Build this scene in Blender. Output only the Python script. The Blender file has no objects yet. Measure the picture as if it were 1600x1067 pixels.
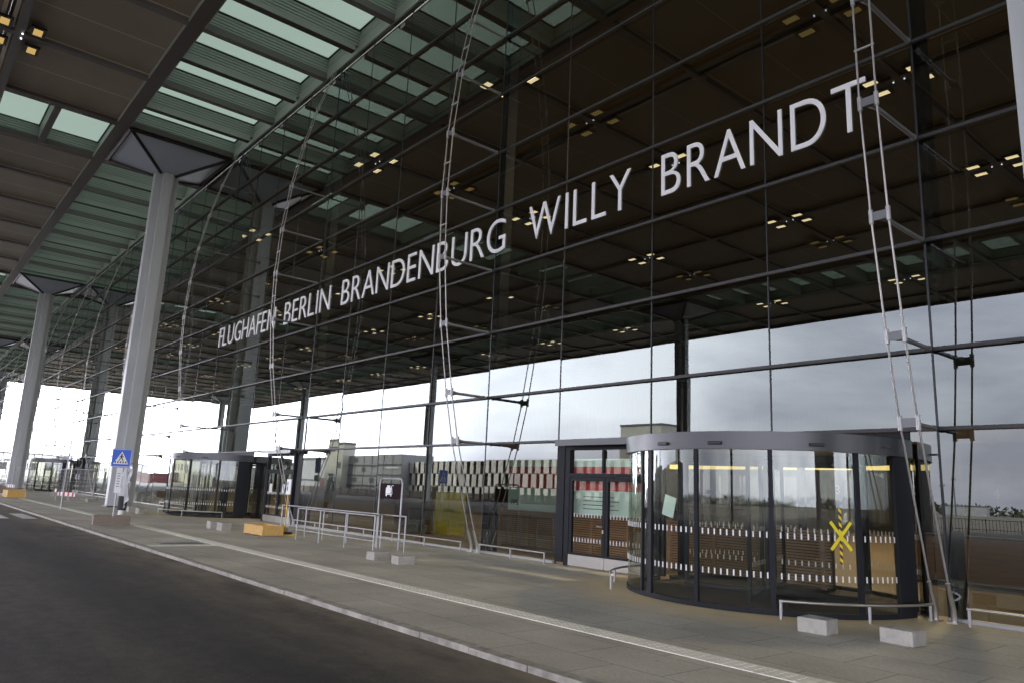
import bpy, math, random
from mathutils import Matrix, Vector
random.seed(7)
sc = bpy.context.scene
C = sc.collection
PI = math.pi
R = math.radians

# ------------------------------------------------------------------ camera
cam_d = bpy.data.cameras.new("camera")
cam_d.lens = 26.18
cam_d.sensor_width = 36.0
cam_d.clip_start = 0.1
cam_d.clip_end = 6000
cam = bpy.data.objects.new("camera", cam_d)
C.objects.link(cam)
YAW, PITCH, ROLL = 0.8782, 0.2000, 0.0451
_F = Vector((-math.sin(YAW)*math.cos(PITCH), math.cos(YAW)*math.cos(PITCH), math.sin(PITCH)))
_R0 = Vector((math.cos(YAW), math.sin(YAW), 0))
_U0 = _R0.cross(_F)
_R = _R0*math.cos(ROLL) + _U0*math.sin(ROLL)
_U = _R.cross(_F)
m3 = Matrix((_R, _U, -_F)).transposed()
cam.matrix_world = Matrix.Translation((5.051, -13.777, 1.725)) @ m3.to_4x4()
sc.camera = cam

# ------------------------------------------------------------------ world: bright overcast sky
SUN_EL, SUN_AZ = R(40), R(300)          # azimuth measured clockwise from +Y
w = bpy.data.worlds.new("World")
sc.world = w
w.use_nodes = True
nt = w.node_tree
for n in list(nt.nodes):
    nt.nodes.remove(n)
def N(t, x=None, **kw):
    n = nt.nodes.new(t)
    for k, v in kw.items():
        setattr(n, k, v)
    return n
out = N("ShaderNodeOutputWorld")
bg = N("ShaderNodeBackground")
bg.inputs[1].default_value = 0.15
sky = N("ShaderNodeTexSky", sky_type='NISHITA', sun_disc=False)
sky.sun_elevation = SUN_EL
sky.sun_rotation = SUN_AZ
sky.air_density = 1.2
sky.dust_density = 2.0
tc = N("ShaderNodeTexCoord")
mp = N("ShaderNodeMapping")
mp.inputs['Scale'].default_value = (1.0, 1.0, 2.6)
nz = N("ShaderNodeTexNoise")
nz.inputs['Scale'].default_value = 2.3
nz.inputs['Detail'].default_value = 7
nz.inputs['Roughness'].default_value = 0.56
nz.inputs['Distortion'].default_value = 0.25
cr = N("ShaderNodeValToRGB")
cr.color_ramp.elements[0].position = 0.34
cr.color_ramp.elements[0].color = (2.05, 2.0, 2.65, 1)
cr.color_ramp.elements[1].position = 0.66
cr.color_ramp.elements[1].color = (5.1, 5.0, 5.65, 1)
# the cloud deck thins and brightens towards the sun side (-X)
sp = N("ShaderNodeSeparateXYZ")
mr = N("ShaderNodeValToRGB")              # brightness of the cloud deck along X (0 = -X, 1 = +X)
for k_, (p_, v_) in enumerate(((0.01, 0.95), (0.11, 0.37), (0.27, 0.19), (0.50, 0.19), (0.75, 0.36))):
    e_ = mr.color_ramp.elements[k_] if k_ < 2 else mr.color_ramp.elements.new(p_)
    e_.position = p_; e_.color = (v_, v_, v_, 1)
mrx = N("ShaderNodeMapRange")
mrx.inputs['From Min'].default_value = -1; mrx.inputs['From Max'].default_value = 1
mrz = N("ShaderNodeMapRange")             # overcast: brighter overhead
mrz.inputs['From Min'].default_value = 0.40; mrz.inputs['From Max'].default_value = 0.85
mrz.inputs['To Min'].default_value = 5.0; mrz.inputs['To Max'].default_value = 9.0
mul = N("ShaderNodeMath", operation='MULTIPLY')
vm = N("ShaderNodeVectorMath", operation='SCALE')
mix = N("ShaderNodeMix", data_type='RGBA')
mix.inputs[0].default_value = 0.88
L = nt.links.new
L(tc.outputs['Generated'], mp.inputs[0])
L(mp.outputs[0], nz.inputs['Vector'])
L(nz.outputs[0], cr.inputs[0])
L(tc.outputs['Generated'], sp.inputs[0])
L(sp.outputs[0], mrx.inputs['Value']); L(mrx.outputs[0], mr.inputs[0]); L(sp.outputs[2], mrz.inputs['Value'])
L(mr.outputs[0], mul.inputs[0]); L(mrz.outputs[0], mul.inputs[1])
L(cr.outputs[0], vm.inputs[0])
L(mul.outputs[0], vm.inputs['Scale'])
L(sky.outputs[0], mix.inputs[6])
L(vm.outputs[0], mix.inputs[7])
L(mix.outputs[2], bg.inputs[0])
L(bg.outputs[0], out.inputs[0])

# ------------------------------------------------------------------ weak veiled sun
sd = bpy.data.lights.new("sun", 'SUN')
sd.energy = 2.4
sd.angle = R(4)
sd.color = (1.0, 0.95, 0.88)
so = bpy.data.objects.new("sun", sd)
C.objects.link(so)
sdir = Vector((math.sin(SUN_AZ)*math.cos(SUN_EL), math.cos(SUN_AZ)*math.cos(SUN_EL), math.sin(SUN_EL)))
so.rotation_euler = sdir.to_track_quat('Z', 'Y').to_euler()
so.location = (-60, 40, 60)

sc.view_settings.view_transform = 'Standard'
sc.view_settings.look = 'None'
sc.view_settings.exposure = 2.7
sc.view_settings.gamma = 1
sc.render.engine = 'CYCLES'
sc.cycles.max_bounces = 14
sc.cycles.diffuse_bounces = 4
sc.cycles.glossy_bounces = 5
sc.cycles.transparent_max_bounces = 24
sc.cycles.transmission_bounces = 6
sc.cycles.sample_clamp_indirect = 6
sc.cycles.use_denoising = True

# ================================================================== helpers
class MB:
    """collects shapes and links them as one mesh object"""
    def __init__(s):
        s.v = []; s.f = []; s.mi = []; s.cur = 0; s.sm = []
    def add(s, vs, fs, smooth=False):
        o = len(s.v)
        s.v += [tuple(p) for p in vs]
        for f in fs:
            s.f.append([i+o for i in f]); s.mi.append(s.cur); s.sm.append(smooth)
    def box(s, a, b):
        x0, y0, z0 = [min(p, q) for p, q in zip(a, b)]
        x1, y1, z1 = [max(p, q) for p, q in zip(a, b)]
        s.add([(x0,y0,z0),(x1,y0,z0),(x1,y1,z0),(x0,y1,z0),(x0,y0,z1),(x1,y0,z1),(x1,y1,z1),(x0,y1,z1)],
              [(3,2,1,0),(4,5,6,7),(0,1,5,4),(1,2,6,5),(2,3,7,6),(3,0,4,7)])
        return s
    def cbox(s, c, d, rot=0, M=None, bev=0.0):
        hx, hy, hz = d[0]/2, d[1]/2, d[2]/2
        if M is None:
            M = Matrix.Translation(c) @ Matrix.Rotation(rot, 4, 'Z')
        if bev <= 0:
            P = [Vector(p) for p in ((-hx,-hy,-hz),(hx,-hy,-hz),(hx,hy,-hz),(-hx,hy,-hz),(-hx,-hy,hz),(hx,-hy,hz),(hx,hy,hz),(-hx,hy,hz))]
            s.add([M @ p for p in P], [(3,2,1,0),(4,5,6,7),(0,1,5,4),(1,2,6,5),(2,3,7,6),(3,0,4,7)])
        else:
            import bmesh
            bm = bmesh.new()
            bmesh.ops.create_cube(bm, size=1, matrix=Matrix.Diagonal((d[0], d[1], d[2], 1)))
            bmesh.ops.bevel(bm, geom=bm.edges[:], offset=bev, segments=2, affect='EDGES', profile=0.6)
            bm.verts.index_update()
            s.add([M @ v.co for v in bm.verts], [[v.index for v in f.verts] for f in bm.faces])
            bm.free()
        return s
    def tube(s, pts, r, n=8, cap=True, smooth=True):
        pts = [Vector(p) for p in pts]
        rs = r if isinstance(r, (list, tuple)) else [r]*len(pts)
        rings = []
        prev = None
        for i, p in enumerate(pts):
            if i == 0: d = pts[1]-pts[0]
            elif i == len(pts)-1: d = pts[-1]-pts[-2]
            else: d = (pts[i]-pts[i-1]).normalized() + (pts[i+1]-pts[i]).normalized()
            d.normalize()
            if prev is None:
                a = Vector((0,0,1)) if abs(d.z) < 0.9 else Vector((1,0,0))
                u = d.cross(a).normalized()
            else:
                u = (prev - d*prev.dot(d)).normalized()
            prev = u
            v = d.cross(u)
            rings.append([p + (u*math.cos(2*PI*k/n) + v*math.sin(2*PI*k/n))*rs[i] for k in range(n)])
        vs = [q for rg in rings for q in rg]
        fs = []
        for i in range(len(rings)-1):
            for k in range(n):
                a, b = i*n+k, i*n+(k+1) % n
                fs.append((a, b, b+n, a+n))
        s.add(vs, fs, smooth)
        if cap:
            s.add(rings[0], [list(range(n))[::-1]]); s.add(rings[-1], [list(range(n))])
        return s
    def prism(s, poly, z0, z1):
        n = len(poly)
        vs = [(x, y, z0) for x, y in poly] + [(x, y, z1) for x, y in poly]
        fs = [list(range(n))[::-1], list(range(n, 2*n))] + [(i, (i+1) % n, (i+1) % n+n, i+n) for i in range(n)]
        s.add(vs, fs)
        return s
    def quad(s, a, b, c, d):
        s.add([a, b, c, d], [(0, 1, 2, 3)])
        return s
    def arc(s, cx, cy, r0, r1, z0, z1, a0, a1, n=24, smooth=True):
        """ring segment with thickness"""
        P = []
        for i in range(n+1):
            a = a0 + (a1-a0)*i/n
            c_, s_ = math.cos(a), math.sin(a)
            P.append([(cx+r0*c_, cy+r0*s_, z0), (cx+r1*c_, cy+r1*s_, z0), (cx+r1*c_, cy+r1*s_, z1), (cx+r0*c_, cy+r0*s_, z1)])
        for k, sm in ((0, False), (1, smooth), (2, False), (3, smooth)):
            k2 = (k+1) % 4
            vs = [p[q] for p in P for q in (k, k2)]
            s.add(vs, [(2*i, 2*i+1, 2*i+3, 2*i+2) for i in range(n)], sm)
        s.add(P[0], [(3, 2, 1, 0)]); s.add(P[-1], [(0, 1, 2, 3)])
        return s
    def join(s, o, off=(0, 0, 0)):
        n = len(s.v)
        s.v += [(p[0]+off[0], p[1]+off[1], p[2]+off[2]) for p in o.v]
        s.f += [[i+n for i in f] for f in o.f]
        s.mi += o.mi; s.sm += o.sm
        return s
    def mesh(s, name, mats):
        me = bpy.data.meshes.new(name)
        me.from_pydata(s.v, [], s.f)
        for m in (mats if isinstance(mats, (list, tuple)) else [mats]):
            me.materials.append(m)
        me.polygons.foreach_set('material_index', s.mi)
        me.polygons.foreach_set('use_smooth', s.sm)
        me.update()
        return me
    def build(s, name, mats, parent=None, loc=(0, 0, 0)):
        return link(name, s.mesh(name, mats), parent, loc)

def link(name, me, parent=None, loc=(0, 0, 0), rot=None):
    o = bpy.data.objects.new(name, me)
    C.objects.link(o)
    o.location = loc
    if rot: o.rotation_euler = rot
    if parent: o.parent = parent
    return o
def tag(o, label, cat, group=None):
    o['label'] = label; o['category'] = cat
    if group: o['group'] = group
    return o
def thing(name, label, cat, loc=(0, 0, 0), rz=0, group=None):
    o = bpy.data.objects.new(name, None)
    C.objects.link(o)
    o.empty_display_size = 0.2
    o.location = loc; o.rotation_euler = (0, 0, rz)
    return tag(o, label, cat, group)
def struct(o, kind='structure'):
    o['kind'] = kind
    return o
def copy_tree(o, parent=None):
    c = o.copy()
    C.objects.link(c)
    if parent: c.parent = parent
    for ch in o.children:
        copy_tree(ch, c)
    return c

# ================================================================== materials
def mat(name, col, rough=0.6, metal=0.0, noise=0.0, nscale=5.0, bump=0.0, bscale=40.0, rn=0.0, stretch=(1, 1, 1), spec=0.5):
    m = bpy.data.materials.new(name)
    m.use_nodes = True
    t = m.node_tree
    b = t.nodes['Principled BSDF']
    b.inputs['Base Color'].default_value = (*col, 1)
    b.inputs['Roughness'].default_value = rough
    b.inputs['Metallic'].default_value = metal
    b.inputs['Specular IOR Level'].default_value = spec
    if noise or bump or rn:
        tcn = t.nodes.new('ShaderNodeTexCoord')
        geo = t.nodes.new('ShaderNodeNewGeometry')
        mpn = t.nodes.new('ShaderNodeMapping')
        mpn.inputs['Scale'].default_value = stretch
        t.links.new(geo.outputs['Position'], mpn.inputs[0])
        n1 = t.nodes.new('ShaderNodeTexNoise')
        n1.inputs['Scale'].default_value = nscale
        n1.inputs['Detail'].default_value = 6
        n1.inputs['Roughness'].default_value = 0.62
        t.links.new(mpn.outputs[0], n1.inputs['Vector'])
        if noise:
            r = t.nodes.new('ShaderNodeMapRange')
            r.inputs['From Min'].default_value = 0.3; r.inputs['From Max'].default_value = 0.7
            r.inputs['To Min'].default_value = 1-noise; r.inputs['To Max'].default_value = 1+noise
            t.links.new(n1.outputs[0], r.inputs[0])
            v = t.nodes.new('ShaderNodeVectorMath'); v.operation = 'SCALE'
            v.inputs[0].default_value = col
            t.links.new(r.outputs[0], v.inputs['Scale'])
            t.links.new(v.outputs[0], b.inputs['Base Color'])
        if rn:
            r2 = t.nodes.new('ShaderNodeMapRange')
            r2.inputs['To Min'].default_value = rough-rn; r2.inputs['To Max'].default_value = rough+rn
            t.links.new(n1.outputs[0], r2.inputs[0])
            t.links.new(r2.outputs[0], b.inputs['Roughness'])
        if bump:
            n2 = t.nodes.new('ShaderNodeTexNoise')
            n2.inputs['Scale'].default_value = bscale
            n2.inputs['Detail'].default_value = 4
            t.links.new(mpn.outputs[0], n2.inputs['Vector'])
            bp = t.nodes.new('ShaderNodeBump')
            bp.inputs['Strength'].default_value = bump
            bp.inputs['Distance'].default_value = 0.02
            t.links.new(n2.outputs[0], bp.inputs['Height'])
            t.links.new(bp.outputs[0], b.inputs['Normal'])
    return m

def glass(name, tint, base=0.0, rough=0.0, k=1.0, wav=0.0):
    """architectural double glazing: Schlick reflection of four surfaces over a tinted clear pane"""
    m = bpy.data.materials.new(name)
    m.use_nodes = True
    t = m.node_tree
    for n in list(t.nodes): t.nodes.remove(n)
    o = t.nodes.new('ShaderNodeOutputMaterial')
    tr = t.nodes.new('ShaderNodeBsdfTransparent'); tr.inputs[0].default_value = (*tint, 1)
    gl = t.nodes.new('ShaderNodeBsdfGlossy'); gl.inputs[0].default_value = (0.92, 1.0, 0.955, 1); gl.inputs['Roughness'].default_value = rough
    lw = t.nodes.new('ShaderNodeLayerWeight'); lw.inputs[0].default_value = 0.5
    def mth(op, a, b):
        n = t.nodes.new('ShaderNodeMath'); n.operation = op; n.use_clamp = False
        for i, q in enumerate((a, b)):
            if q is None: continue
            if isinstance(q, (int, float)): n.inputs[i].default_value = q
            else: t.links.new(q, n.inputs[i])
        return n.outputs[0]
    p5 = mth('POWER', lw.outputs['Facing'], 5.0)
    Fr = mth('ADD', mth('MULTIPLY', p5, 0.96), 0.04)
    tot = mth('DIVIDE', mth('MULTIPLY', Fr, 4.0), mth('ADD', mth('MULTIPLY', Fr, 3.0), 1.0))
    fac = mth('MINIMUM', mth('ADD', mth('MULTIPLY', tot, k), base), 1.0)
    mx = t.nodes.new('ShaderNodeMixShader')
    t.links.new(fac, mx.inputs[0]); t.links.new(tr.outputs[0], mx.inputs[1]); t.links.new(gl.outputs[0], mx.inputs[2])
    if wav:
        geo = t.nodes.new('ShaderNodeNewGeometry')
        nz_ = t.nodes.new('ShaderNodeTexNoise'); nz_.inputs['Scale'].default_value = 0.9; nz_.inputs['Detail'].default_value = 1
        t.links.new(geo.outputs['Position'], nz_.inputs['Vector'])
        bp = t.nodes.new('ShaderNodeBump'); bp.inputs['Strength'].default_value = wav; bp.inputs['Distance'].default_value = 0.01
        t.links.new(nz_.outputs[0], bp.inputs['Height'])
        t.links.new(bp.outputs[0], gl.inputs['Normal'])
    t.links.new(mx.outputs[0], o.inputs[0])
    return m

def emit(name, col, st):
    m = bpy.data.materials.new(name)
    m.use_nodes = True
    t = m.node_tree
    for n in list(t.nodes): t.nodes.remove(n)
    o = t.nodes.new('ShaderNodeOutputMaterial'); e = t.nodes.new('ShaderNodeEmission')
    e.inputs[0].default_value = (*col, 1); e.inputs[1].default_value = st
    t.links.new(e.outputs[0], o.inputs[0])
    try: m.cycles.emission_sampling = 'NONE'
    except Exception: pass
    return m

M_glass = glass("facade_glass", (0.33, 0.34, 0.305), k=0.82, wav=0.03)
M_drum = glass("clear_glass", (0.80, 0.80, 0.74), k=0.50, wav=0.06)
M_steel = mat("column_paint", (0.47, 0.485, 0.485), 0.45, noise=0.06, nscale=1.2, stretch=(1, 1, .25))
M_cap = mat("capital_steel", (0.42, 0.47, 0.56), 0.28, 0.15, noise=0.06, nscale=0.6)
M_black = mat("black_steel", (0.012, 0.012, 0.013), 0.45)
M_frame = mat("door_frame", (0.020, 0.0215, 0.025), 0.5, 0.0, spec=.12, noise=0.05, nscale=2)
M_header = mat("header_metal", (0.068, 0.07, 0.074), 0.34, 0.5, noise=0.08, nscale=1.5, stretch=(1, 1, .2))
M_mull = mat("mullion_metal", (0.03, 0.031, 0.034), 0.4, 0.4)
M_trans = mat("transom_metal", (0.032, 0.032, 0.033), 0.5, 0.0, noise=0.05, nscale=1)
M_inox = mat("stainless", (0.50, 0.48, 0.45), 0.3, 0.9, noise=0.05, nscale=3)
M_cable = mat("cable_steel", (0.42, 0.40, 0.38), 0.4, 0.6)
M_strut = mat("strut_paint", (0.17, 0.175, 0.18), 0.4, 0.2)
M_galv = mat("galvanised", (0.40, 0.40, 0.40), 0.42, 0.5, noise=0.1, nscale=8)
M_beam = mat("roof_beam", (0.15, 0.145, 0.14), 0.5, noise=0.06, nscale=0.8)
M_beamd = mat("roof_beam_dark", (0.085, 0.07, 0.065), 0.5, noise=0.06, nscale=0.8)
M_under = mat("beam_underside_shade", (0.045, 0.04, 0.038), 0.5)  # shade on the rib undersides, put into the colour
M_panel = mat("soffit_walnut", (0.285, 0.24, 0.185), 0.55, noise=0.07, nscale=0.5, stretch=(1, 2, 1))
def vary(m, amt):
    t = m.node_tree; b = t.nodes['Principled BSDF']; src = b.inputs['Base Color'].links[0].from_socket
    oi = t.nodes.new('ShaderNodeObjectInfo'); r = t.nodes.new('ShaderNodeMapRange'); r.inputs['To Min'].default_value = 1-amt; r.inputs['To Max'].default_value = 1+amt
    t.links.new(oi.outputs['Random'], r.inputs[0])
    v = t.nodes.new('ShaderNodeVectorMath'); v.operation = 'SCALE'
    t.links.new(src, v.inputs[0]); t.links.new(r.outputs[0], v.inputs['Scale']); t.links.new(v.outputs[0], b.inputs['Base Color'])
vary(M_panel, .12)
M_seam = mat("soffit_seam", (0.66, 0.59, 0.49), 0.5)
M_rib = mat("louvre_grey", (0.365, 0.405, 0.365), 0.45, noise=0.05, nscale=0.7)
M_white = mat("letter_white", (0.86, 0.86, 0.87), 0.4)
M_sill = mat("sill_metal", (0.38, 0.38, 0.37), 0.45, 0.3)
M_block = mat("concrete_block", (0.40, 0.38, 0.34), 0.85, noise=0.14, nscale=9, bump=0.5, bscale=30)
M_wood = mat("weathered_board", (0.24, 0.19, 0.15), 0.75, noise=0.25, nscale=6, stretch=(1, 6, 6), bump=.3, bscale=30)
M_hceil = mat("hall_ceiling", (0.10, 0.085, 0.065), 0.6, noise=0.07, nscale=0.5)
M_dark = mat("interior_dark", (0.05, 0.04, 0.032), 0.6, noise=0.2, nscale=0.6)
M_hallw = mat("hall_walnut", (0.14, 0.085, 0.05), 0.5, noise=0.2, nscale=0.8, stretch=(3, 3, .3))
M_slat = mat("slat_walnut", (0.34, 0.20, 0.10), 0.5, noise=0.2, nscale=3, stretch=(.3, 1, 4))
M_blue = mat("sign_blue", (0.01, 0.10, 0.62), 0.4)
M_paintw = mat("painted_white", (0.80, 0.80, 0.79), 0.45, noise=.04, nscale=6)
M_paper = mat("paper_white", (0.78, 0.80, 0.82), 0.6)
M_yel = mat("yellow_paint", (0.72, 0.46, 0.03), 0.45)
M_red = mat("red_print", (0.50, 0.04, 0.06), 0.5)
M_teal = mat("teal_print", (0.62, 0.84, 0.78), 0.5)
M_mag = mat("magenta_print", (0.30, 0.03, 0.16), 0.5)
M_ban = mat("banner_yellow", (0.78, 0.66, 0.02), 0.6, noise=.08, nscale=1.5)
M_ink = mat("print_black", (0.01, 0.01, 0.012), 0.6)
M_grey = mat("grey_cladding", (0.28, 0.28, 0.28), 0.6, noise=.08, nscale=.5)
M_greyd = mat("grey_band", (0.10, 0.10, 0.105), 0.6)
M_beige = mat("beige_render", (0.42, 0.41, 0.34), 0.8, noise=.08, nscale=.4)
M_concp = mat("precast_panel", (0.72, 0.69, 0.63), 0.75, noise=.07, nscale=.6)
vary(M_concp, .14)
M_deck = mat("deck_dark", (0.08, 0.08, 0.075), 0.8)  # plain dark grey for building body, windows and some sheds
M_redc = mat("container_red", (0.085, 0.014, 0.016), 0.55, noise=.15, nscale=1)
M_leaf = mat("far_foliage", (0.035, 0.045, 0.025), 0.9, noise=.4, nscale=.4)
M_plas = None

def skylight_mat():
    m = bpy.data.materials.new("fritted_glass")
    m.use_nodes = True
    t = m.node_tree
    for n in list(t.nodes): t.nodes.remove(n)
    o = t.nodes.new('ShaderNodeOutputMaterial')
    a = t.nodes.new('ShaderNodeBsdfTranslucent'); a.inputs[0].default_value = (0.185, 0.215, 0.188, 1)
    b = t.nodes.new('ShaderNodeBsdfTransparent'); b.inputs[0].default_value = (0.18, 0.205, 0.185, 1)
    x = t.nodes.new('ShaderNodeMixShader'); x.inputs[0].default_value = 0.35
    t.links.new(a.outputs[0], x.inputs[1]); t.links.new(b.outputs[0], x.inputs[2]); t.links.new(x.outputs[0], o.inputs[0])
    return m
M_sky = skylight_mat()

def asphalt_mat():
    m = mat("asphalt", (0.05, 0.05, 0.05), 0.85, bump=0.35, bscale=90)
    t = m.node_tree; b = t.nodes['Principled BSDF']
    geo = t.nodes.new('ShaderNodeNewGeometry')
    def noise(scale, st, det=5):
        mp_ = t.nodes.new('ShaderNodeMapping'); mp_.inputs['Scale'].default_value = st
        t.links.new(geo.outputs['Position'], mp_.inputs[0])
        n = t.nodes.new('ShaderNodeTexNoise'); n.inputs['Scale'].default_value = scale; n.inputs['Detail'].default_value = det; n.inputs['Roughness'].default_value = .65
        t.links.new(mp_.outputs[0], n.inputs['Vector'])
        return n.outputs[0]
    def ramp(src, p0, c0, p1, c1):
        r = t.nodes.new('ShaderNodeValToRGB')
        r.color_ramp.elements[0].position = p0; r.color_ramp.elements[0].color = (*c0, 1)
        r.color_ramp.elements[1].position = p1; r.color_ramp.elements[1].color = (*c1, 1)
        t.links.new(src, r.inputs[0]); return r.outputs[0]
    def mixc(f, a, b_, bt='MIX'):
        x = t.nodes.new('ShaderNodeMix'); x.data_type = 'RGBA'; x.blend_type = bt
        if isinstance(f, float): x.inputs[0].default_value = f
        else: t.links.new(f, x.inputs[0])
        for i, q in ((6, a), (7, b_)):
            if isinstance(q, tuple): x.inputs[i].default_value = (*q, 1)
            else: t.links.new(q, x.inputs[i])
        return x.outputs[2]
    fine = ramp(noise(55, (1, 1, 1)), .3, (.015, .0135, .0115), .72, (.062, .055, .045))
    worn = ramp(noise(.55, (.25, 1.3, 1)), .36, (.5, .5, .5), .68, (1.6, 1.52, 1.40))
    c = mixc(1.0, fine, worn, 'MULTIPLY')
    mid = ramp(noise(5, (1, 1, 1), 4), .32, (.72, .72, .72), .68, (1.28, 1.26, 1.22))
    c = mixc(1.0, c, mid, 'MULTIPLY')
    lane = ramp(noise(.16, (.04, 2.2, 1), 3), .35, (.78, .78, .78), .65, (1.25, 1.24, 1.2))
    c = mixc(1.0, c, lane, 'MULTIPLY')
    stain = ramp(noise(.33, (1, 1, 1), 4), .64, (0, 0, 0), .72, (.55, .55, .55))
    c = mixc(stain, c, (.018, .0175, .017))
    specks = ramp(noise(24, (1, 1, 1), 2), .76, (0, 0, 0), .80, (1, 1, 1))
    c = mixc(specks, c, (.15, .135, .115))
    # sandy dust swept along the kerb (Y = -8.3)
    sp_ = t.nodes.new('ShaderNodeSeparateXYZ'); t.links.new(geo.outputs['Position'], sp_.inputs[0])
    mr_ = t.nodes.new('ShaderNodeMapRange'); mr_.inputs['From Min'].default_value = -10.0; mr_.inputs['From Max'].default_value = -8.35
    t.links.new(sp_.outputs[1], mr_.inputs[0])
    pw = t.nodes.new('ShaderNodeMath'); pw.operation = 'POWER'; pw.inputs[1].default_value = 1.5
    t.links.new(mr_.outputs[0], pw.inputs[0])
    dn = ramp(noise(1.3, (.5, 1, 1)), .35, (.15, .15, .15), .7, (1, 1, 1))
    mu = t.nodes.new('ShaderNodeMath'); mu.operation = 'MULTIPLY'
    t.links.new(pw.outputs[0], mu.inputs[0]); t.links.new(dn, mu.inputs[1])
    c = mixc(mu.outputs[0], c, (.27, .215, .15))
    t.links.new(c, b.inputs['Base Color'])
    return m
M_asph = asphalt_mat()

def paving_mat():
    m = mat("paving_slabs", (0.3, 0.3, 0.28), 0.75, bump=0.15, bscale=60)
    t = m.node_tree; b = t.nodes['Principled BSDF']
    geo = t.nodes.new('ShaderNodeNewGeometry')
    br = t.nodes.new('ShaderNodeTexBrick')
    br.offset = 0.5; br.inputs['Scale'].default_value = 1.0
    br.inputs['Brick Width'].default_value = 1.25; br.inputs['Row Height'].default_value = 0.83
    br.inputs['Mortar Size'].default_value = 0.012; br.inputs['Mortar Smooth'].default_value = 0.3
    br.inputs['Color1'].default_value = (.475, .44, .37, 1); br.inputs['Color2'].default_value = (.53, .495, .415, 1)
    br.inputs['Mortar'].default_value = (.30, .28, .235, 1)
    t.links.new(geo.outputs['Position'], br.inputs['Vector'])
    def noise(scale, st=(1, 1, 1)):
        mp_ = t.nodes.new('ShaderNodeMapping'); mp_.inputs['Scale'].default_value = st
        t.links.new(geo.outputs['Position'], mp_.inputs[0])
        n = t.nodes.new('ShaderNodeTexNoise'); n.inputs['Scale'].default_value = scale; n.inputs['Detail'].default_value = 6; n.inputs['Roughness'].default_value = .6
        t.links.new(mp_.outputs[0], n.inputs['Vector']); return n.outputs[0]
    def mr_(src, a, b_, c_, d):
        r = t.nodes.new('ShaderNodeMapRange')
        for k, v in zip(('From Min', 'From Max', 'To Min', 'To Max'), (a, b_, c_, d)): r.inputs[k].default_value = v
        t.links.new(src, r.inputs[0]); return r.outputs[0]
    def mixc(f, a, b_, bt='MIX'):
        x = t.nodes.new('ShaderNodeMix'); x.data_type = 'RGBA'; x.blend_type = bt
        if isinstance(f, float): x.inputs[0].default_value = f
        else: t.links.new(f, x.inputs[0])
        for i, q in ((6, a), (7, b_)):
            if isinstance(q, tuple): x.inputs[i].default_value = (*q, 1)
            else: t.links.new(q, x.inputs[i])
        return x.outputs[2]
    blot = mr_(noise(.45), .3, .7, .74, 1.2)
    cmb = t.nodes.new('ShaderNodeCombineXYZ')
    for i in range(3): t.links.new(blot, cmb.inputs[i])
    c = mixc(1.0, br.outputs[0], cmb.outputs[0], 'MULTIPLY')
    grain = mr_(noise(22), .3, .7, .84, 1.14)
    cmb2 = t.nodes.new('ShaderNodeCombineXYZ')
    for i in range(3): t.links.new(grain, cmb2.inputs[i])
    c = mixc(1.0, c, cmb2.outputs[0], 'MULTIPLY')
    vo = t.nodes.new('ShaderNodeTexVoronoi'); vo.inputs['Scale'].default_value = 1.7; vo.inputs['Randomness'].default_value = 1
    t.links.new(geo.outputs['Position'], vo.inputs['Vector'])
    gum = mr_(vo.outputs['Distance'], .035, .05, .55, 0)
    c = mixc(gum, c, (.13, .12, .105))
    st_ = mr_(noise(.8, (1, 2.2, 1)), .60, .72, 0, .45)
    c = mixc(st_, c, (.24, .22, .175))
    # yellowish sand round the revolving doors: a stain with its own ragged outline
    vd = t.nodes.new('ShaderNodeVectorMath'); vd.operation = 'DISTANCE'; vd.inputs[1].default_value = (-3.2, -0.2, 0)
    t.links.new(geo.outputs['Position'], vd.inputs[0])
    ring = mr_(vd.outputs['Value'], 4.4, 3.0, 0, 1)
    vd2 = t.nodes.new('ShaderNodeVectorMath'); vd2.operation = 'DISTANCE'; vd2.inputs[1].default_value = (-33.0, -0.2, 0)
    t.links.new(geo.outputs['Position'], vd2.inputs[0])
    ring2 = mr_(vd2.outputs['Value'], 5.0, 2.8, 0, 1)
    ad = t.nodes.new('ShaderNodeMath'); ad.operation = 'ADD'; t.links.new(ring, ad.inputs[0]); t.links.new(ring2, ad.inputs[1])
    mu = t.nodes.new('ShaderNodeMath'); mu.operation = 'MULTIPLY'
    t.links.new(ad.outputs[0], mu.inputs[0]); t.links.new(mr_(noise(1.4), .25, .55, .4, 1), mu.inputs[1])
    c = mixc(mu.outputs[0], c, (.68, .53, .29))
    t.links.new(c, b.inputs['Base Color'])
    return m
M_pave = paving_mat()
M_kerb = mat("kerb_granite", (0.35, 0.325, 0.28), 0.8, noise=.38, nscale=4, bump=.4, bscale=45)
M_tact = mat("tactile_white", (0.82, 0.79, 0.69), 0.7, noise=.10, nscale=3, bump=.2, bscale=60)
M_field = mat("field_grass", (0.045, 0.038, 0.022), 0.95, noise=.35, nscale=.15)
M_floor = mat("hall_floor", (0.30, 0.225, 0.14), 0.35, noise=.1, nscale=.7)
M_mat = mat("entrance_mat", (0.05, 0.038, 0.028), 0.9, noise=.2, nscale=30)
M_osb = mat("osb_board", (0.62, 0.38, 0.12), 0.75, noise=.16, nscale=14, stretch=(1, 1.6, 1))

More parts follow.
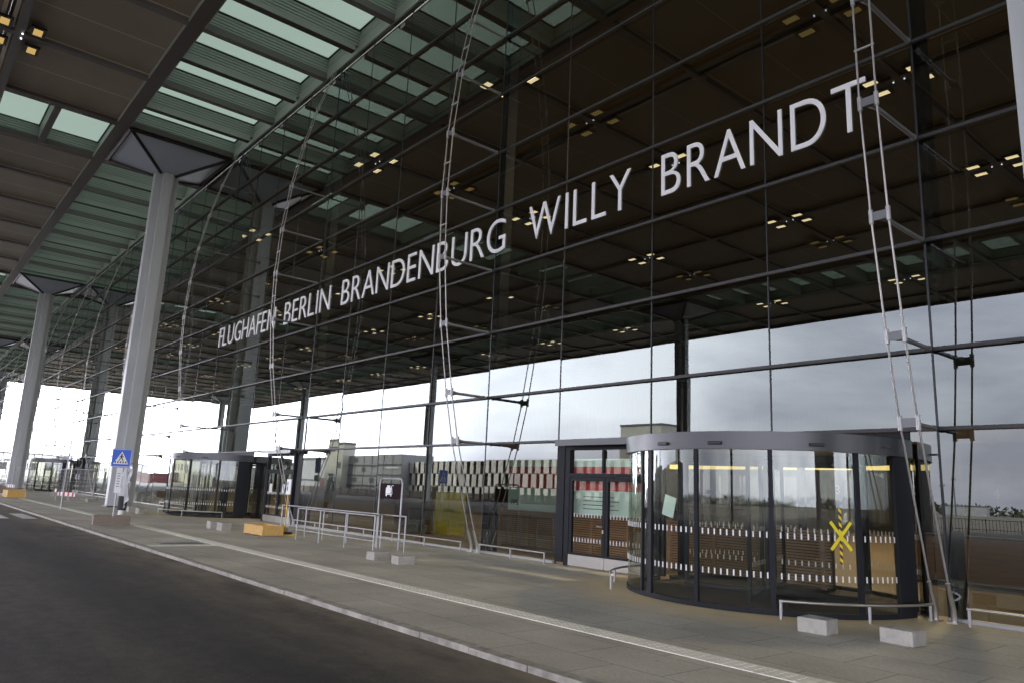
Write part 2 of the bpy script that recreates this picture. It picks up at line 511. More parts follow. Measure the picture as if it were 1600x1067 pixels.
# ================================================================== ground, road, pavement
ZR = -0.06                                  # road level
g = MB(); g.quad((-2500, -2500, -0.16), (2500, -2500, -0.16), (2500, 2500, -0.16), (-2500, 2500, -0.16))
struct(g.build("ground", M_field))
g = MB(); g.quad((-700, -62, ZR), (400, -62, ZR), (400, -8.36, ZR), (-700, -8.36, ZR))
struct(g.build("road", M_asph))
g = MB(); g.quad((-500, -8.18, 0), (300, -8.18, 0), (300, 0.0, 0), (-500, 0.0, 0))
struct(g.build("pavement", M_pave))
# kerb in individual stones of one structure
g = MB()
x = -200.0
while x < 60:
    ln = 1.0 if x > -70 else 6.0
    j = random.uniform(-.004, .004)
    g.cbox((x+ln/2, -8.27+j, -0.04+j), (ln-.012, .18, .10), bev=.012 if x > -60 else 0)
    x += ln
g.cbox((-350, -8.27, -0.04), (300, .18, .10)); g.cbox((180, -8.27, -0.04), (240, .18, .10))
struct(g.build("kerb", M_kerb))
# tactile strip of ribbed slabs
g = MB()
x = -200.0
while x < 25:
    ln = .6 if x > -60 else 6
    g.cbox((x+ln/2, -6.25, .002), (ln-.012, .36, .012))
    if x > -22:
        for q in range(5):
            for k in range(4):
                g.cbox((x+.06+.12*q, -6.25-.12+.08*k, .0085), (.035, .035, .004))
    x += ln
for q in range(3):
    g.cbox((-15.85-.02*q, -6.43-.3-.6*q*.93, .002), (.38, .555, .012))
struct(g.build("tactile_strip", M_tact))
g = MB()
for q in range(6):
    g.quad((-33.3, -9.15-.92*q, ZR+.004), (-29.3, -9.15-.92*q, ZR+.004), (-29.3, -8.65-.92*q, ZR+.004), (-33.3, -8.65-.92*q, ZR+.004))
g2 = mat("crossing_paint", (0.55, 0.54, 0.52), 0.7, noise=.25, nscale=3)
struct(g.build("crosswalk_marking", g2))
# drain grate
t = thing("drain_grate", "dark rectangular drain grate set in the pavement beside the pale strip", "drain", (-16.6, -7.15, 0))
g = MB(); g.box((-.26, -.55, .002), (.26, .55, .006)); g.build("backing", M_black, t)
g = MB()
for k in range(14): g.box((-.25, -.53+.08*k, .007), (.25, -.50+.08*k, .016))
g.build("grate_bars", M_mull, t)

# ================================================================== canopy roof
ZB = 20.83                                   # underside of the roof beams
G = 6.25
XC = [1.72 - 43.75*k for k in range(-3, 6)]    # column axes
XE0, XE1 = -191.4, 152.0
YE = -59.8
roof = thing("canopy_roof", "huge dark canopy roof of brown soffit panels, beams and skylight strips above the forecourt", "roof")
xg = []                                       # all grid lines along X
x = XC[3] + 3.125
while x > XE0 + 1: xg.append(x); x -= G
x = XC[3] + 3.125 + G
while x < XE1 - 1: xg.append(x); x += G
xg.sort()
def is_band(xm):
    return any(abs(xm-c) < 1.0 for c in XC)
yg = [0, -6.25, -12.5, -18.75, -25, -31.25, -37.5, -43.75, -50, -56.25]
def beam_y(xv, wd, y0, y1):
    b = MB(); b.box((xv-wd/2, y0, ZB), (xv+wd/2, y1, ZB+.30)); return b
# long beams parallel to the facade
for y_, wd, dz in ((-6.25, .62, .0), (-11.98, .36, .003), (-18.75, .36, .003), (-25, .36, .003), (-31.25, .36, .003), (-37.5, .36, .003), (-43.75, .6, .0), (-50, .6, .0), (-56.25, .36, .003)):
    b = MB(); b.box((XE0+.3, y_-wd/2, ZB+dz), (XE1-.3, y_+wd/2, ZB+.34))
    b.build("main_beam", M_beamd if wd > .5 else M_beam, roof)
b = MB(); b.box((XE0+.3, -.155, ZB+.02), (XE1-.3, -.03, ZB+.5)); b.build("edge_beam", M_rib, roof)
# cross beams at right angles to it
for xv in xg:
    wide = any(abs(abs(xv-c)-3.125) < .2 for c in XC)
    wd = .55 if wide else .34
    b = MB()
    b.box((xv-wd/2, YE+.3, ZB+.006), (xv+wd/2, -.16, ZB+.33))
    b.build("cross_beam", M_beamd if wide else M_beam, roof)

def panel_mb():
    b = MB()
    s = 3.0
    b.box((-s, -s, .2), (-.022, s, .24)); b.box((.022, -s, .2), (s, s, .24))
    b.box((-3.124, -3.124, .36), (3.124, 3.124, .38))
    b.cur = 1
    b.box((-.022, -s, .199), (.022, s, .235))
    for q in (-1, 1):
        b.box((q*s, -s, .185), (q*(s-.16), s, .199)); b.box((-s+.16, q*s, .185), (s-.16, q*(s-.16), .199))
    return b
PAN = panel_mb()
pan_me = PAN.mesh("soffit_panel", [M_panel, M_seam])
cells = []
# well of a skylight cell a (X) by b (Y)
def well_mb(a, b_, w1=.30):
    m = MB()
    ha, hb = a/2-.16, b_/2-.16
    z0, dz, n = .30, .15, 5
    for k in range(n):
        za = z0+k*dz
        tk = .05
        z1 = za+dz-.036
        m.box((-ha-tk, -hb, za), (-ha, hb, z1)); m.box((ha, -hb, za), (ha+tk, hb, z1))
        m.box((-ha+.001, -hb-tk, za), (ha-.001, -hb, z1)); m.box((-ha+.001, hb, za), (ha-.001, hb+tk, z1))
    zt = z0+n*dz
    m.cur = 1
    o = .07
    m.box((-ha-o-.03, -hb-o, z0), (-ha-o, hb+o, zt)); m.box((ha+o, -hb-o, z0), (ha+o+.03, hb+o, zt))
    m.box((-ha-o, -hb-o-.03, z0), (ha+o, -hb-o, zt)); m.box((-ha-o, hb+o, z0), (ha+o, hb+o+.03, zt))
    # frame of the pane and a structure tube above it
    m.box((-ha-o, -hb-o, zt), (-ha+.06, hb+o, zt+.05)); m.box((ha-.06, -hb-o, zt), (ha+o, hb+o, zt+.05))
    m.box((-ha+.06, -hb-o, zt), (ha-.06, -hb+.06, zt+.05)); m.box((-ha+.06, hb-.06, zt), (ha-.06, hb+o, zt+.05))
    p = MB()
    p.box((-ha+.06, -hb+.06, zt+.02), (ha-.06, hb-.06, zt+.035))
    return m, p
W1, P1 = well_mb(3.125, 6.25)
W2, P2 = well_mb(6.25, 3.125)
w1m = W1.mesh("skylight_well", [M_rib, M_greyd]); p1m = P1.mesh("skylight_pane", [M_sky])
w2m = W2.mesh("skylight_well", [M_rib, M_greyd]); p2m = P2.mesh("skylight_pane", [M_sky])
wells, panels, ribs = [], [], []
for i in range(len(xg)-1):
    xa, xb = xg[i], xg[i+1]
    xm = (xa+xb)/2
    if xb-xa < 5: continue
    for j in range(len(yg)-1):
        ym = (yg[j]+yg[j+1])/2
        strip = j in (0, 7)
        if is_band(xm) and strip:
            panels.append((xm, ym)); continue        # capital cell, closed above
        if strip:
            ribs.append((xm, yg[j], yg[j+1], 0))
            wells += [(xm-1.5625, ym, 0), (xm+1.5625, ym, 0)]
        elif is_band(xm):
            ribs.append((ym, xa, xb, 1))
            wells += [(xm, ym-1.5625, 1), (xm, ym+1.5625, 1)]
        else:
            panels.append((xm, ym))
dist = lambda p: (p[0]-5)**2*.35 + (p[1]+10)**2
panels.sort(key=lambda p: dist(p) + (1e6 if p[0] > 5 else 0))
rest = MB()
for k, (px, py) in enumerate(panels):
    if k < 99: link("soffit_panel", pan_me, roof, (px, py, ZB))
    else: rest.join(PAN, (px, py, ZB))
struct(rest.build("soffit_panel", [M_panel, M_seam], roof), 'stuff')
wells.sort(key=lambda p: dist(p) + (1e6 if p[0] > 5 else 0))
rw, rp = MB(), MB()
for k, (px, py, o) in enumerate(wells):
    if k < 99:
        q = link("skylight_well", (w1m, w2m)[o], roof, (px, py, ZB))
        link("skylight_pane", (p1m, p2m)[o], q)
    else:
        rw.join((W1, W2)[o], (px, py, ZB)); rp.join((P1, P2)[o], (px, py, ZB))
q = struct(rw.build("skylight_well", [M_rib, M_greyd], roof), 'stuff')
struct(rp.build("skylight_pane", M_sky, q), 'stuff')
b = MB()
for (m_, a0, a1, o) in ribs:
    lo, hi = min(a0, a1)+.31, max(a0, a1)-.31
    for c_, i0, i1, hw in ((0, .03, .32, .15), (1, .008, .028, .17)):  # second box is a thin plate coloured as the shaded underside
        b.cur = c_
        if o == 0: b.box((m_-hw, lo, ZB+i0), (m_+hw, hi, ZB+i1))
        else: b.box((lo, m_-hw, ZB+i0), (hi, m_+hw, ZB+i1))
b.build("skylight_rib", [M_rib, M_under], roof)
# light edge strips along the main beams
for y_ in (-6.25, -43.75, -50):
    for q in (-1, 1):
        b = MB(); b.box((XE0+.3, y_+q*.315, ZB+.02), (XE1-.3, y_+q*.36, ZB+.22)); b.build("edge_strip", M_rib, roof)
# edge of the roof: closing strip and fascia
b = MB()
b.box((XE0, YE, ZB+.25), (XE1, -56.25-.18, ZB+.3)); b.box((XE0, YE, ZB+.25), (xg[0]+.1, 0, ZB+.296)); b.box((xg[-1]-.1, YE, ZB+.25), (XE1, 0, ZB+.298))
b.build("edge_soffit", M_panel, roof)
b = MB()
b.box((XE0-.1, YE-.1, ZB-.05), (XE1+.1, YE+.08, ZB+1.25)); b.box((XE0-.1, YE+.08, ZB-.05), (XE0+.08, 0, ZB+1.25)); b.box((XE1-.08, YE+.08, ZB-.05), (XE1+.1, 0, ZB+1.25))
b.build("fascia", M_beam, roof)

# ================================================================== columns with inverted pyramid capitals
def column_proto():
    t = thing("steel_column", "tall grey cruciform steel column under an inverted pyramid capital", "column")
    hz, s = ZB-1.16, MB()
    a, h = .66, .27
    poly = [(-a, -h), (-h, -h), (-h, -a), (h, -a), (h, -h), (a, -h), (a, h), (h, h), (h, a), (-h, a), (-h, h), (-a, h)]
    s.prism(poly, 0, hz)
    s.build("shaft", M_steel, t)
    s = MB(); s.cbox((0, 0, .03), (1.5, 1.5, .06)); s.build("base_plate", M_mull, t)
    c = MB(); d, e, zt = 2.80, .42, 1.13
    q = [(-1, -1), (1, -1), (1, 1), (-1, 1)]
    lo = [(x*e, y*e, hz) for x, y in q]; hi = [(x*d, y*d, hz+zt) for x, y in q]
    c.add(lo+hi, [(0, 1, 2, 3)] + [(i+4, (i+1) % 4+4, (i+1) % 4, i) for i in range(4)])
    cp = c.build("capital", M_cap, t)
    r = MB()
    for i in range(4):
        A = Vector(lo[i]); B = Vector(hi[i])
        r.tube([A+Vector((0, 0, -.03)), B+Vector((0, 0, -.03))], .10, 6, smooth=False)
    r.build("edge_rib", M_black, cp)
    r = MB()
    for k in range(4):
        x0, y0 = q[k]; x1, y1 = q[(k+1) % 4]
        r.tube([(x0*d, y0*d, hz+zt-.05), (x1*d, y1*d, hz+zt-.05)], .11, 4, smooth=False)
    r.build("rim", M_black, cp)
    return t
colp = column_proto()
cols = [(-41.6, -3.05, 0, "nearest full grey column on the pavement behind the pedestrian crossing sign, pyramid capital on top"),
        (-83.5, -3.05, 0, "second grey column along the pavement, smaller, standing behind the site fence"),
        (3.05, -3.05, 0, "grey column whose side fills the right edge of the photo"),
        (-129.5, -3.05, 0, "third grey column down the pavement at the far left edge of the photo"),
        (-173.3, -3.05, 0, "last grey column of the pavement row near the far end of the canopy")]
for i, (x, y, z, lb) in enumerate(cols):
    o = colp if i == 0 else copy_tree(colp)
    o.location = (x, y, z); o['label'] = lb; o['group'] = "steel columns along the pavement"
for k, x in enumerate((-41.3, -85.6, -129.8, -173.3, 1.72)):
    o = copy_tree(colp); o.location = (x, -46.875, ZR+.002)
    o['label'] = ["grey column of the outer canopy row, mirrored above the near revolving door", "grey column of the outer canopy row, mirrored beside the white panelled building",
                  "grey column of the outer canopy row, mirrored beside the grey container block", "grey column of the outer canopy row nearest the canopy's far end", "grey column of the outer canopy row behind the photographer"][k]
    o['group'] = "steel columns of the outer row"

# ================================================================== ceiling lights
M_lampw = emit("lamp_warm", (1.0, 0.66, 0.22), 0.09)
M_lampi = emit("lamp_warm_hall", (1.0, 0.80, 0.48), 0.38)
M_led = emit("lamp_led", (0.8, 0.85, 1.0), .5)
def lamp_proto(m_l, label, cat):
    t = thing("ceiling_light", label, cat)
    for sx, sy in ((1, 1), (-1, 1), (-1, -1), (1, -1)):
        h = MB(); h.box((sx*.95-.42, sy*.62-.3, -.10), (sx*.95+.42, sy*.62+.3, .0)); hh = h.build("housing", M_black, t)
        e = MB(); e.box((sx*.95-.29, sy*.62-.17, -.112), (sx*.95+.29, sy*.62+.17, -.101)); e.build("diffuser", m_l, hh)
    for s in (-1, 1):
        l = MB(); l.tube([(s*.24, .12, -.02), (s*.24, .12, -.06)], .035, 8); l.build("led_spot", M_led, t)
    return t
lp = lamp_proto(M_lampw, "cluster of four warm square lights on the canopy soffit", "ceiling light")
first = True
LX = []
for c in XC[2:8]:
    LX += [c+9.375, c+21.875, c+34.375]
for x in sorted(LX, key=lambda v: abs(v+32.65)):
    if x < -185 or x > 10: continue
    for y in (-11.98, -37.5):
        o = lp if first else copy_tree(lp)
        o.location = (x, y, ZB-.0)
        if first: o['label'] = "cluster of four warm square lights on brown soffit at top left of photo"
        else:
            o['label'] = "cluster of four warm square lights at a crossing of the canopy soffit beams"
            o['group'] = "light clusters on the canopy soffit"
        first = False

# ================================================================== terminal hall behind the glass
hall = thing("terminal_hall", "dark brown terminal hall behind the glass front", "building")
HY = 92
g = MB(); g.quad((-192, 0, .002), (60, 0, .002), (60, HY, .002), (-192, HY, .002))
struct(g.build("hall_floor", M_floor))
b = MB(); b.box((-192, HY, 0), (60, HY+.4, ZB+.5)); b.box((-192.4, .3, 0), (-192, HY, ZB+.5)); b.box((60, .3, 0), (60.4, HY, ZB+.5)); b.build("wall", M_hallw, hall)
b = MB(); b.box((-192, .3, ZB+.22), (60, HY, ZB+.4)); b.build("ceiling", M_hceil, hall)
b = MB()
for k in range(1, 15):
    b.box((-192, k*G-.18, ZB), (60, k*G+.18, ZB+.21))
for xv in xg:
    if -192 < xv < 60: b.box((xv-.17, .32, ZB+.003), (xv+.17, HY, ZB+.213))
b.build("ceiling_beam", M_beamd, hall)
# hall galleries: check-in gallery slab and core boxes that stand deep inside
b = MB(); b.box((-150, 40, 6.2), (30, 62, 7.2)); b.build("gallery", M_hallw, hall)
for k in range(7):
    b = MB(); b.box((-140+25*k, 41, .01), (-139+25*k, 42, 6.19)); b.build("gallery_pier", M_dark, hall)
# the hall's own lit lamps
for k, (x, y) in enumerate(((-6.0, 16.0), (-32.65, 12.5), (-64, 12.5), (-20, 37.5), (-95, 12.5))):
    ld = bpy.data.lights.new("hall_lamp", 'AREA'); ld.shape = 'SQUARE'; ld.size = 1.6; ld.energy = 800 if k == 0 else 260; ld.color = (1, .82, .58)
    lo_ = bpy.data.objects.new("hall_lamp", ld); C.objects.link(lo_); lo_.location = (x, y, ZB-.16)
lpi = lamp_proto(M_lampi, "cluster of four bright square lights on the hall ceiling seen through the glass", "ceiling light")
lpi['group'] = "light clusters on the hall ceiling"
first = True
for x in LX:
    if x < -150 or x > 10: continue
    for y in (6.25, 18.75, 31.25, 50):
        if y in (6.25,) and x < -60: continue
        o = lpi if first else copy_tree(lpi)
        o.location = (x, y, ZB); first = False

# ================================================================== glass facade
TZ = [3.12, 4.495, 6.47, 8.445, 10.42, 12.39, 14.45, 16.5, 18.5]
fac = thing("glass_facade", "tall mirroring glass curtain wall of the terminal with dark mullions and grey transoms", "facade")
DOORS = [(-9.425, -0.05), (-37.55, -25.05), (-81.30, -68.80)]
def in_door(x):
    return any(a < x < b for a, b in DOORS)
lv = [0.06] + TZ + [ZB]
mx = [-0.05 - 3.125*k for k in range(-8, 61)]
pn = []
for i, x in enumerate(mx[:-1]):
    xm = x - 1.5625
    for j in range(len(lv)-1):
        if j == 0 and in_door(xm): continue
        pn.append((xm, lv[j], lv[j+1]))
pn.sort(key=lambda p: (p[0]-5)**2 + ((p[1]+p[2])/2-2)**2*.7 + (1e5 if p[0] > 1.7 else 0))
restp = MB()
for k, (xm, z0, z1) in enumerate(pn):
    h = 1.545; zz = (z1-z0)/2-.01
    ax, az = random.gauss(0, .0015), random.gauss(0, .0013)
    if k < 100:
        m = MB(); m.quad((-h, 0, -zz), (h, 0, -zz), (h, 0, zz), (-h, 0, zz))
        o = m.build("glass_pane", M_glass, fac, (xm, 0, (z0+z1)/2)); o.rotation_euler = (ax, 0, az)
    else:
        restp.quad((xm-h, -h*az-zz*-ax, (z0+z1)/2-zz), (xm+h, h*az+zz*ax, (z0+z1)/2-zz), (xm+h, h*az-zz*ax, (z0+z1)/2+zz), (xm-h, -h*az-zz*ax, (z0+z1)/2+zz))
struct(restp.build("glass_pane", M_glass, fac), 'stuff')
m = MB(); m.box((-.014, -.014, 0), (.014, .02, ZB)); mull_me = m.mesh("mullion", M_mull)
m2 = MB(); m2.box((-.014, -.014, 3.05), (.014, .02, ZB)); mull2_me = m2.mesh("mullion", M_mull)
m = MB(); m.box((-.016, -.014, 0), (.016, .10, ZB)); m.box((-.10, .16, 0), (.10, .52, ZB)); m.box((-.02, .10, 0), (.02, .16, ZB)); post_me = m.mesh("mullion", M_mull)
TR = [-0.05 - 12.5*k for k in range(-2, 16)]
for x in mx:
    inner = any(a+.2 < x < b-.2 for a, b in DOORS)
    me = mull2_me if inner and abs((x+9.4) % 1) > 2 else (post_me if any(abs(x-q) < .1 for q in TR) else mull_me)
    if any(abs(x-q) < .4 for q in (-3.175, -31.3, -34.425, -75.05, -78.175)): me = mull2_me
    link("mullion", me, fac, (x, 0, 0))
for z in TZ:
    m = MB(); m.box((mx[-1]-.1, -.10, z-.032), (mx[0]+.1, -.036, z+.032))
    m.build("transom", M_trans, fac)
m = MB(); m.box((mx[-1], -.09, ZB-.13), (mx[0], -.02, ZB-.004)); m.build("head_rail", M_black, fac)
edges = [-192.0] + sorted([v for d in DOORS for v in d]) + [25.0]
for k in range(0, len(edges), 2):
    m = MB(); m.box((edges[k], -.09, .004), (edges[k+1], .09, .06)); m.build("sill", M_sill, fac)

def infill(x0, x1, z0, z1, solid=False):
    m = MB()
    if solid: m.box((x0, -.02, z0), (x1, .06, z1)); m.build("infill_panel", M_frame, fac)
    else: m.quad((x0, .0, z0), (x1, .0, z0), (x1, .0, z1), (x0, .0, z1)); m.build("infill_pane", M_glass, fac)
for cx, d0, d1, a, b_ in ((-3.2, -9.02, -6.28, -9.425, -.05), (-33.2, -28.6, -25.6, -37.55, -25.05), (-76.95, -71.6, -68.9, -81.3, -68.8)):
    r0, r1 = cx-2.69, cx+2.69
    infill(a, d0-.13 if d0 < r0 else r0, .06, 3.08, d0 < r0)
    if d0 < r0:
        infill(d1+.02, r0, .06, 3.08, True); infill(r1, b_-.02, .06, 3.08)
    else:
        infill(r1, d0-.02, .06, 3.08); infill(d1+.13, b_, .06, 3.08, True)
    infill(r0, r1, 2.925, 3.085, True)

# ================================================================== lettering
ls = thing("facade_lettering", "large white lettering across the glass front", "sign")
words = [("FLUGHAFEN", -37.55, -29.72), ("BERLIN", -28.62, -23.88), ("BRANDENBURG", -22.82, -12.08), ("WILLY", -10.98, -7.0), ("BRANDT", -6.0, -0.93)]
CAPH, BASEZ = 1.07, 9.03
glyph = {}
dg = None
def get_glyph(ch):
    if ch in glyph: return glyph[ch]
    cu = bpy.data.curves.new("letter", 'FONT')
    cu.body = ch; cu.size = 1.0; cu.extrude = 0.02; cu.offset = -0.011; cu.resolution_u = 8
    ob = bpy.data.objects.new("letter", cu); C.objects.link(ob)
    bpy.context.view_layer.update()
    d = bpy.context.evaluated_depsgraph_get()
    me = bpy.data.meshes.new_from_object(ob.evaluated_get(d))
    bpy.data.objects.remove(ob)
    xs = [v.co.x for v in me.vertices]; ys = [v.co.y for v in me.vertices]
    glyph[ch] = (me, min(xs), max(xs), min(ys), max(ys))
    return glyph[ch]
def text_mesh(s, h, xs=1.0, gap=.14, depth=None):
    """one mesh of a short text standing in the XZ plane, facing -Y"""
    m = MB(); cx = 0
    Hn = get_glyph("H"); sc_ = h/(Hn[4]-Hn[3])
    for ch in s:
        if ch == ' ': cx += .35*h; continue
        me, a, b_, c_, d_ = get_glyph(ch)
        dz = depth/.04 if depth else sc_
        vs = [((v.co.x-a)*sc_*xs+cx, -v.co.z*dz, v.co.y*sc_) for v in me.vertices]
        m.add(vs, [list(p.vertices) for p in me.polygons])
        cx += (b_-a)*sc_*xs + gap*h
    return m, cx-gap*h
for wd, xa, xb in words:
    Hn = get_glyph("H"); s_ = CAPH/(Hn[4]-Hn[3])
    ws = [(get_glyph(ch)[2]-get_glyph(ch)[1])*s_ for ch in wd]
    gaps = []
    for a, b_ in zip(wd, wd[1:]):
        gp = .20
        if a+b_ in ("LY", "AF", "FE", "DT", "FL"): gp = .13
        if a in "AR" or b_ in "A": gp = .13
        if a+b_ == "WI" or a+b_ == "IL" or a+b_ == "IN": gp = .22
        gaps.append(gp)
    k = (xb-xa-sum(gaps))/sum(ws)
    cx = xa
    for i, ch in enumerate(wd):
        me, a, b_, c_, d_ = get_glyph(ch)
        m = MB()
        sy = 1.0
        m.add([((v.co.x-a)*s_*k, -v.co.z*.6, v.co.y*s_) for v in me.vertices], [list(p.vertices) for p in me.polygons])
        m.build("letter_"+ch.lower(), M_white, ls, (cx, -.024, BASEZ))
        cx += ws[i]*k + (gaps[i] if i < len(gaps) else 0)

# ================================================================== cable trusses in front of the glass
def bulge(z):
    return -(0.24 + 1.82*max(0, 1-((z-10.42)/10.3)**2))
def truss_proto():
    t = thing("cable_truss", "slender cable truss with struts in front of the glass", "cable truss")
    zs = [0.25] + TZ + [20.55]
    for s in (-1, 1):
        m = MB()
        m.tube([(s*.14, bulge(z)-.0, z) for z in zs], .018, 6)
        m.build("cable", M_cable, t)
        m = MB(); m.tube([(s*.14, -.24, 0), (s*.14, -.245, .22), (s*.14, bulge(.6), .62)], [.05, .045, .034], 8)
        m.cbox((s*.14, -.24, .012), (.16, .2, .024))
        m.build("anchor", M_inox, t)
    for z in TZ:
        y = bulge(z)
        m = MB()
        m.tube([(0, -.15, z), (0, -.26, z), (0, y+.30, z), (0, y+.08, z)], [.055, .040, .040, .08], 8)
        m.box((-.14, y-.012, z-.075), (.14, y+.012, z+.075))
        st = m.build("strut", M_strut, t)
        for s in (-1, 1):
            m = MB(); m.tube([(s*.14, y+ .012, z-.12), (s*.14, y+.0, z+.12)], .04, 8); m.build("clamp", M_galv, st)
    m = MB()
    zz = zs
    for a, b_ in zip(zz[4:-1], zz[5:]):
        for f in (.5,):
            z = a+(b_-a)*f; y = bulge(a)*(1-f)+bulge(b_)*f
            m = MB(); m.tube([(-.17, y, z), (.17, y, z)], .022, 6); m.build("spreader", M_inox, t)
    m = MB(); m.tube([(-.14, bulge(20.55), 20.55), (0, -.12, 20.8), (.14, bulge(20.55), 20.55)], .03, 6); m.build("top_bracket", M_black, t)
    return t
tp = truss_proto()
tl = {0: "near cable truss beside the revolving door at the right of the photo", 1: "cable truss rising through the letters of BRANDENBURG",
      2: "cable truss crossing the last letter of FLUGHAFEN", 3: "cable truss just left of the word FLUGHAFEN"}
for k in range(16):
    o = tp if k == 0 else copy_tree(tp)
    o.location = (-0.05-12.5*k, 0, 0)
    o['label'] = tl.get(k, "slender cable truss in the far row of the glass front beyond the near column")
    o['group'] = "cable trusses along the glass front"

# ================================================================== revolving doors
CY, RD = -0.2, 2.7
ZH = 2.62
def revolving(label, cx, detail=True):
    t = thing("revolving_door", label, "revolving door", (cx, CY, 0), 0, "revolving doors of the terminal")
    hd = MB()
    hd.arc(0, 0, RD-.10, RD+.06, ZH, ZH+.30, R(178), R(362), 40)
    hd.arc(0, 0, .02, RD-.10, ZH+.22, ZH+.285, 0, 2*PI, 40, False)
    hd.arc(0, 0, RD-.10, RD+.0, ZH, ZH+.26, R(2), R(178), 30)
    hdo = hd.build("header", M_header, t)
    for a in (262, 284, 318):
        p = Vector((math.cos(R(a))*(RD+.08), math.sin(R(a))*(RD+.08), ZH+.10))
        m = MB(); m.cbox(p, (.24, .05, .055), R(a+90), bev=.012); m.build("sensor", M_black, hdo)
    m = MB(); m.cbox((RD-.18, -.75, ZH+.13), (.5, .05, .03)); m.build("bracket", M_black, hdo)
    m = MB(); m.arc(0, 0, RD-.06, RD+.02, .004, .085, R(180), R(360), 40); m.arc(0, 0, RD-.06, RD+.02, .004, .085, R(8), R(172), 30); m.build("base_ring", M_frame, t)
    m = MB(); m.arc(0, 0, 0.01, RD-.06, .003, .009, 0, 2*PI, 40, False); m.build("floor_mat", M_mat, t)
    posts = [(180, .10), (246.5, .05), (252.5, .12), (276, .07), (302.6, .075), (332.5, .08)]
    for a, wd in posts:
        m = MB(); da = wd/RD/2
        m.arc(0, 0, RD-.045, RD+.025, .086, ZH-.001, R(a)-da, R(a)+da, 2)
        m.build("post", M_frame, t)
    m = MB(); m.arc(0, 0, RD-.05, RD+.03, .086, ZH-.001, R(349.5), R(361), 6); m.build("side_panel", M_frame, t)
    # curved panes between the posts
    ang = [180, 246.5, 252.5, 276, 302.6, 332.5, 349.5]
    for a, b_ in zip(ang, ang[1:]):
        m = MB(); n = 14
        for i in range(n):
            p, q = R(a+(b_-a)*i/n), R(a+(b_-a)*(i+1)/n)
            m.add([(RD*math.cos(p), RD*math.sin(p), .086), (RD*math.cos(q), RD*math.sin(q), .086), (RD*math.cos(q), RD*math.sin(q), ZH), (RD*math.cos(p), RD*math.sin(p), ZH)], [(0, 1, 2, 3)], True)
        me = m.mesh("curved_pane", M_drum)
        import bmesh
        bm = bmesh.new(); bm.from_mesh(me); bmesh.ops.remove_doubles(bm, verts=bm.verts, dist=1e-4); bm.to_mesh(me); bm.free()
        link("curved_pane", me, t)
    for a, b_ in ((15, 75), (105, 165)):
        m = MB(); n = 14
        for i in range(n):
            p, q = R(a+(b_-a)*i/n), R(a+(b_-a)*(i+1)/n)
            m.add([(RD*math.cos(p), RD*math.sin(p), .086), (RD*math.cos(q), RD*math.sin(q), .086), (RD*math.cos(q), RD*math.sin(q), ZH), (RD*math.cos(p), RD*math.sin(p), ZH)], [(0, 1, 2, 3)], True)
        me = m.mesh("curved_pane", M_drum)
        bm = bmesh.new(); bm.from_mesh(me); bmesh.ops.remove_doubles(bm, verts=bm.verts, dist=1e-4); bm.to_mesh(me); bm.free()
        link("curved_pane", me, t)
        m = MB()
        for a_ in (a, b_):
            m = MB(); m.arc(0, 0, RD-.045, RD+.025, .086, ZH-.001, R(a_)-.03, R(a_)+.03, 2); m.build("post", M_frame, t)
    # safety dashes on the outer glass
    m = MB()
    for z, st in ((1.245, 2.25), (.61, 2.25)):
        a = 184
        while a < 349:
            if min(abs(a-p[0]) for p in posts) > 1.6:
                da = .0115/RD
                m.arc(0, 0, RD+.004, RD+.010, z-.047, z+.047, R(a)-da, R(a)+da, 1)
            a += st
    a = 16
    while a < 165:
        if a < 74 or a > 106:
            for z in (1.245, .61):
                m.arc(0, 0, RD-.010, RD-.004, z-.047, z+.047, R(a)-.0042, R(a)+.0042, 1)
        a += 2.25
    m.build("safety_dashes", M_paintw, t)
    # inner wings on a hub: two long leaves with frames
    m = MB(); m.tube([(0, 0, .01), (0, 0, ZH)], .05, 10); hub = m.build("hub", M_frame, t)
    for a in (20, 110, 200, 290):
        c_, s_ = math.cos(R(a)), math.sin(R(a))
        M_ = Matrix.Rotation(R(a), 4, 'Z')
        f = MB()
        for (x0, x1, z0, z1) in ((.08, .15, .03, ZH-.06), (1.58, 1.66, .03, ZH-.06), (.15, 1.58, .03, .14), (.15, 1.58, ZH-.16, ZH-.06)):
            vs = MB(); vs.box((x0, -.03, z0), (x1, .03, z1))
            f.add([M_ @ Vector(v) for v in vs.v], vs.f)
        wg = f.build("wing_frame", M_frame, t)
        p = MB(); p.add([M_ @ Vector(v) for v in ((.15, 0, .14), (1.58, 0, .14), (1.58, 0, ZH-.16), (.15, 0, ZH-.16))], [(0, 1, 2, 3)]); p.build("wing_pane", M_drum, wg)
        d = MB()
        for z in (1.27, .66):
            for k in range(11):
                vs = MB(); vs.box((.25+.12*k, -.008, z-.045), (.275+.12*k, -.004, z+.045)); d.add([M_ @ Vector(v) for v in vs.v], vs.f)
        d.build("safety_dashes", M_paintw, wg)
    return t
rv = revolving("near revolving door with curved glass and grey header, yellow caution tape on it", -3.2)

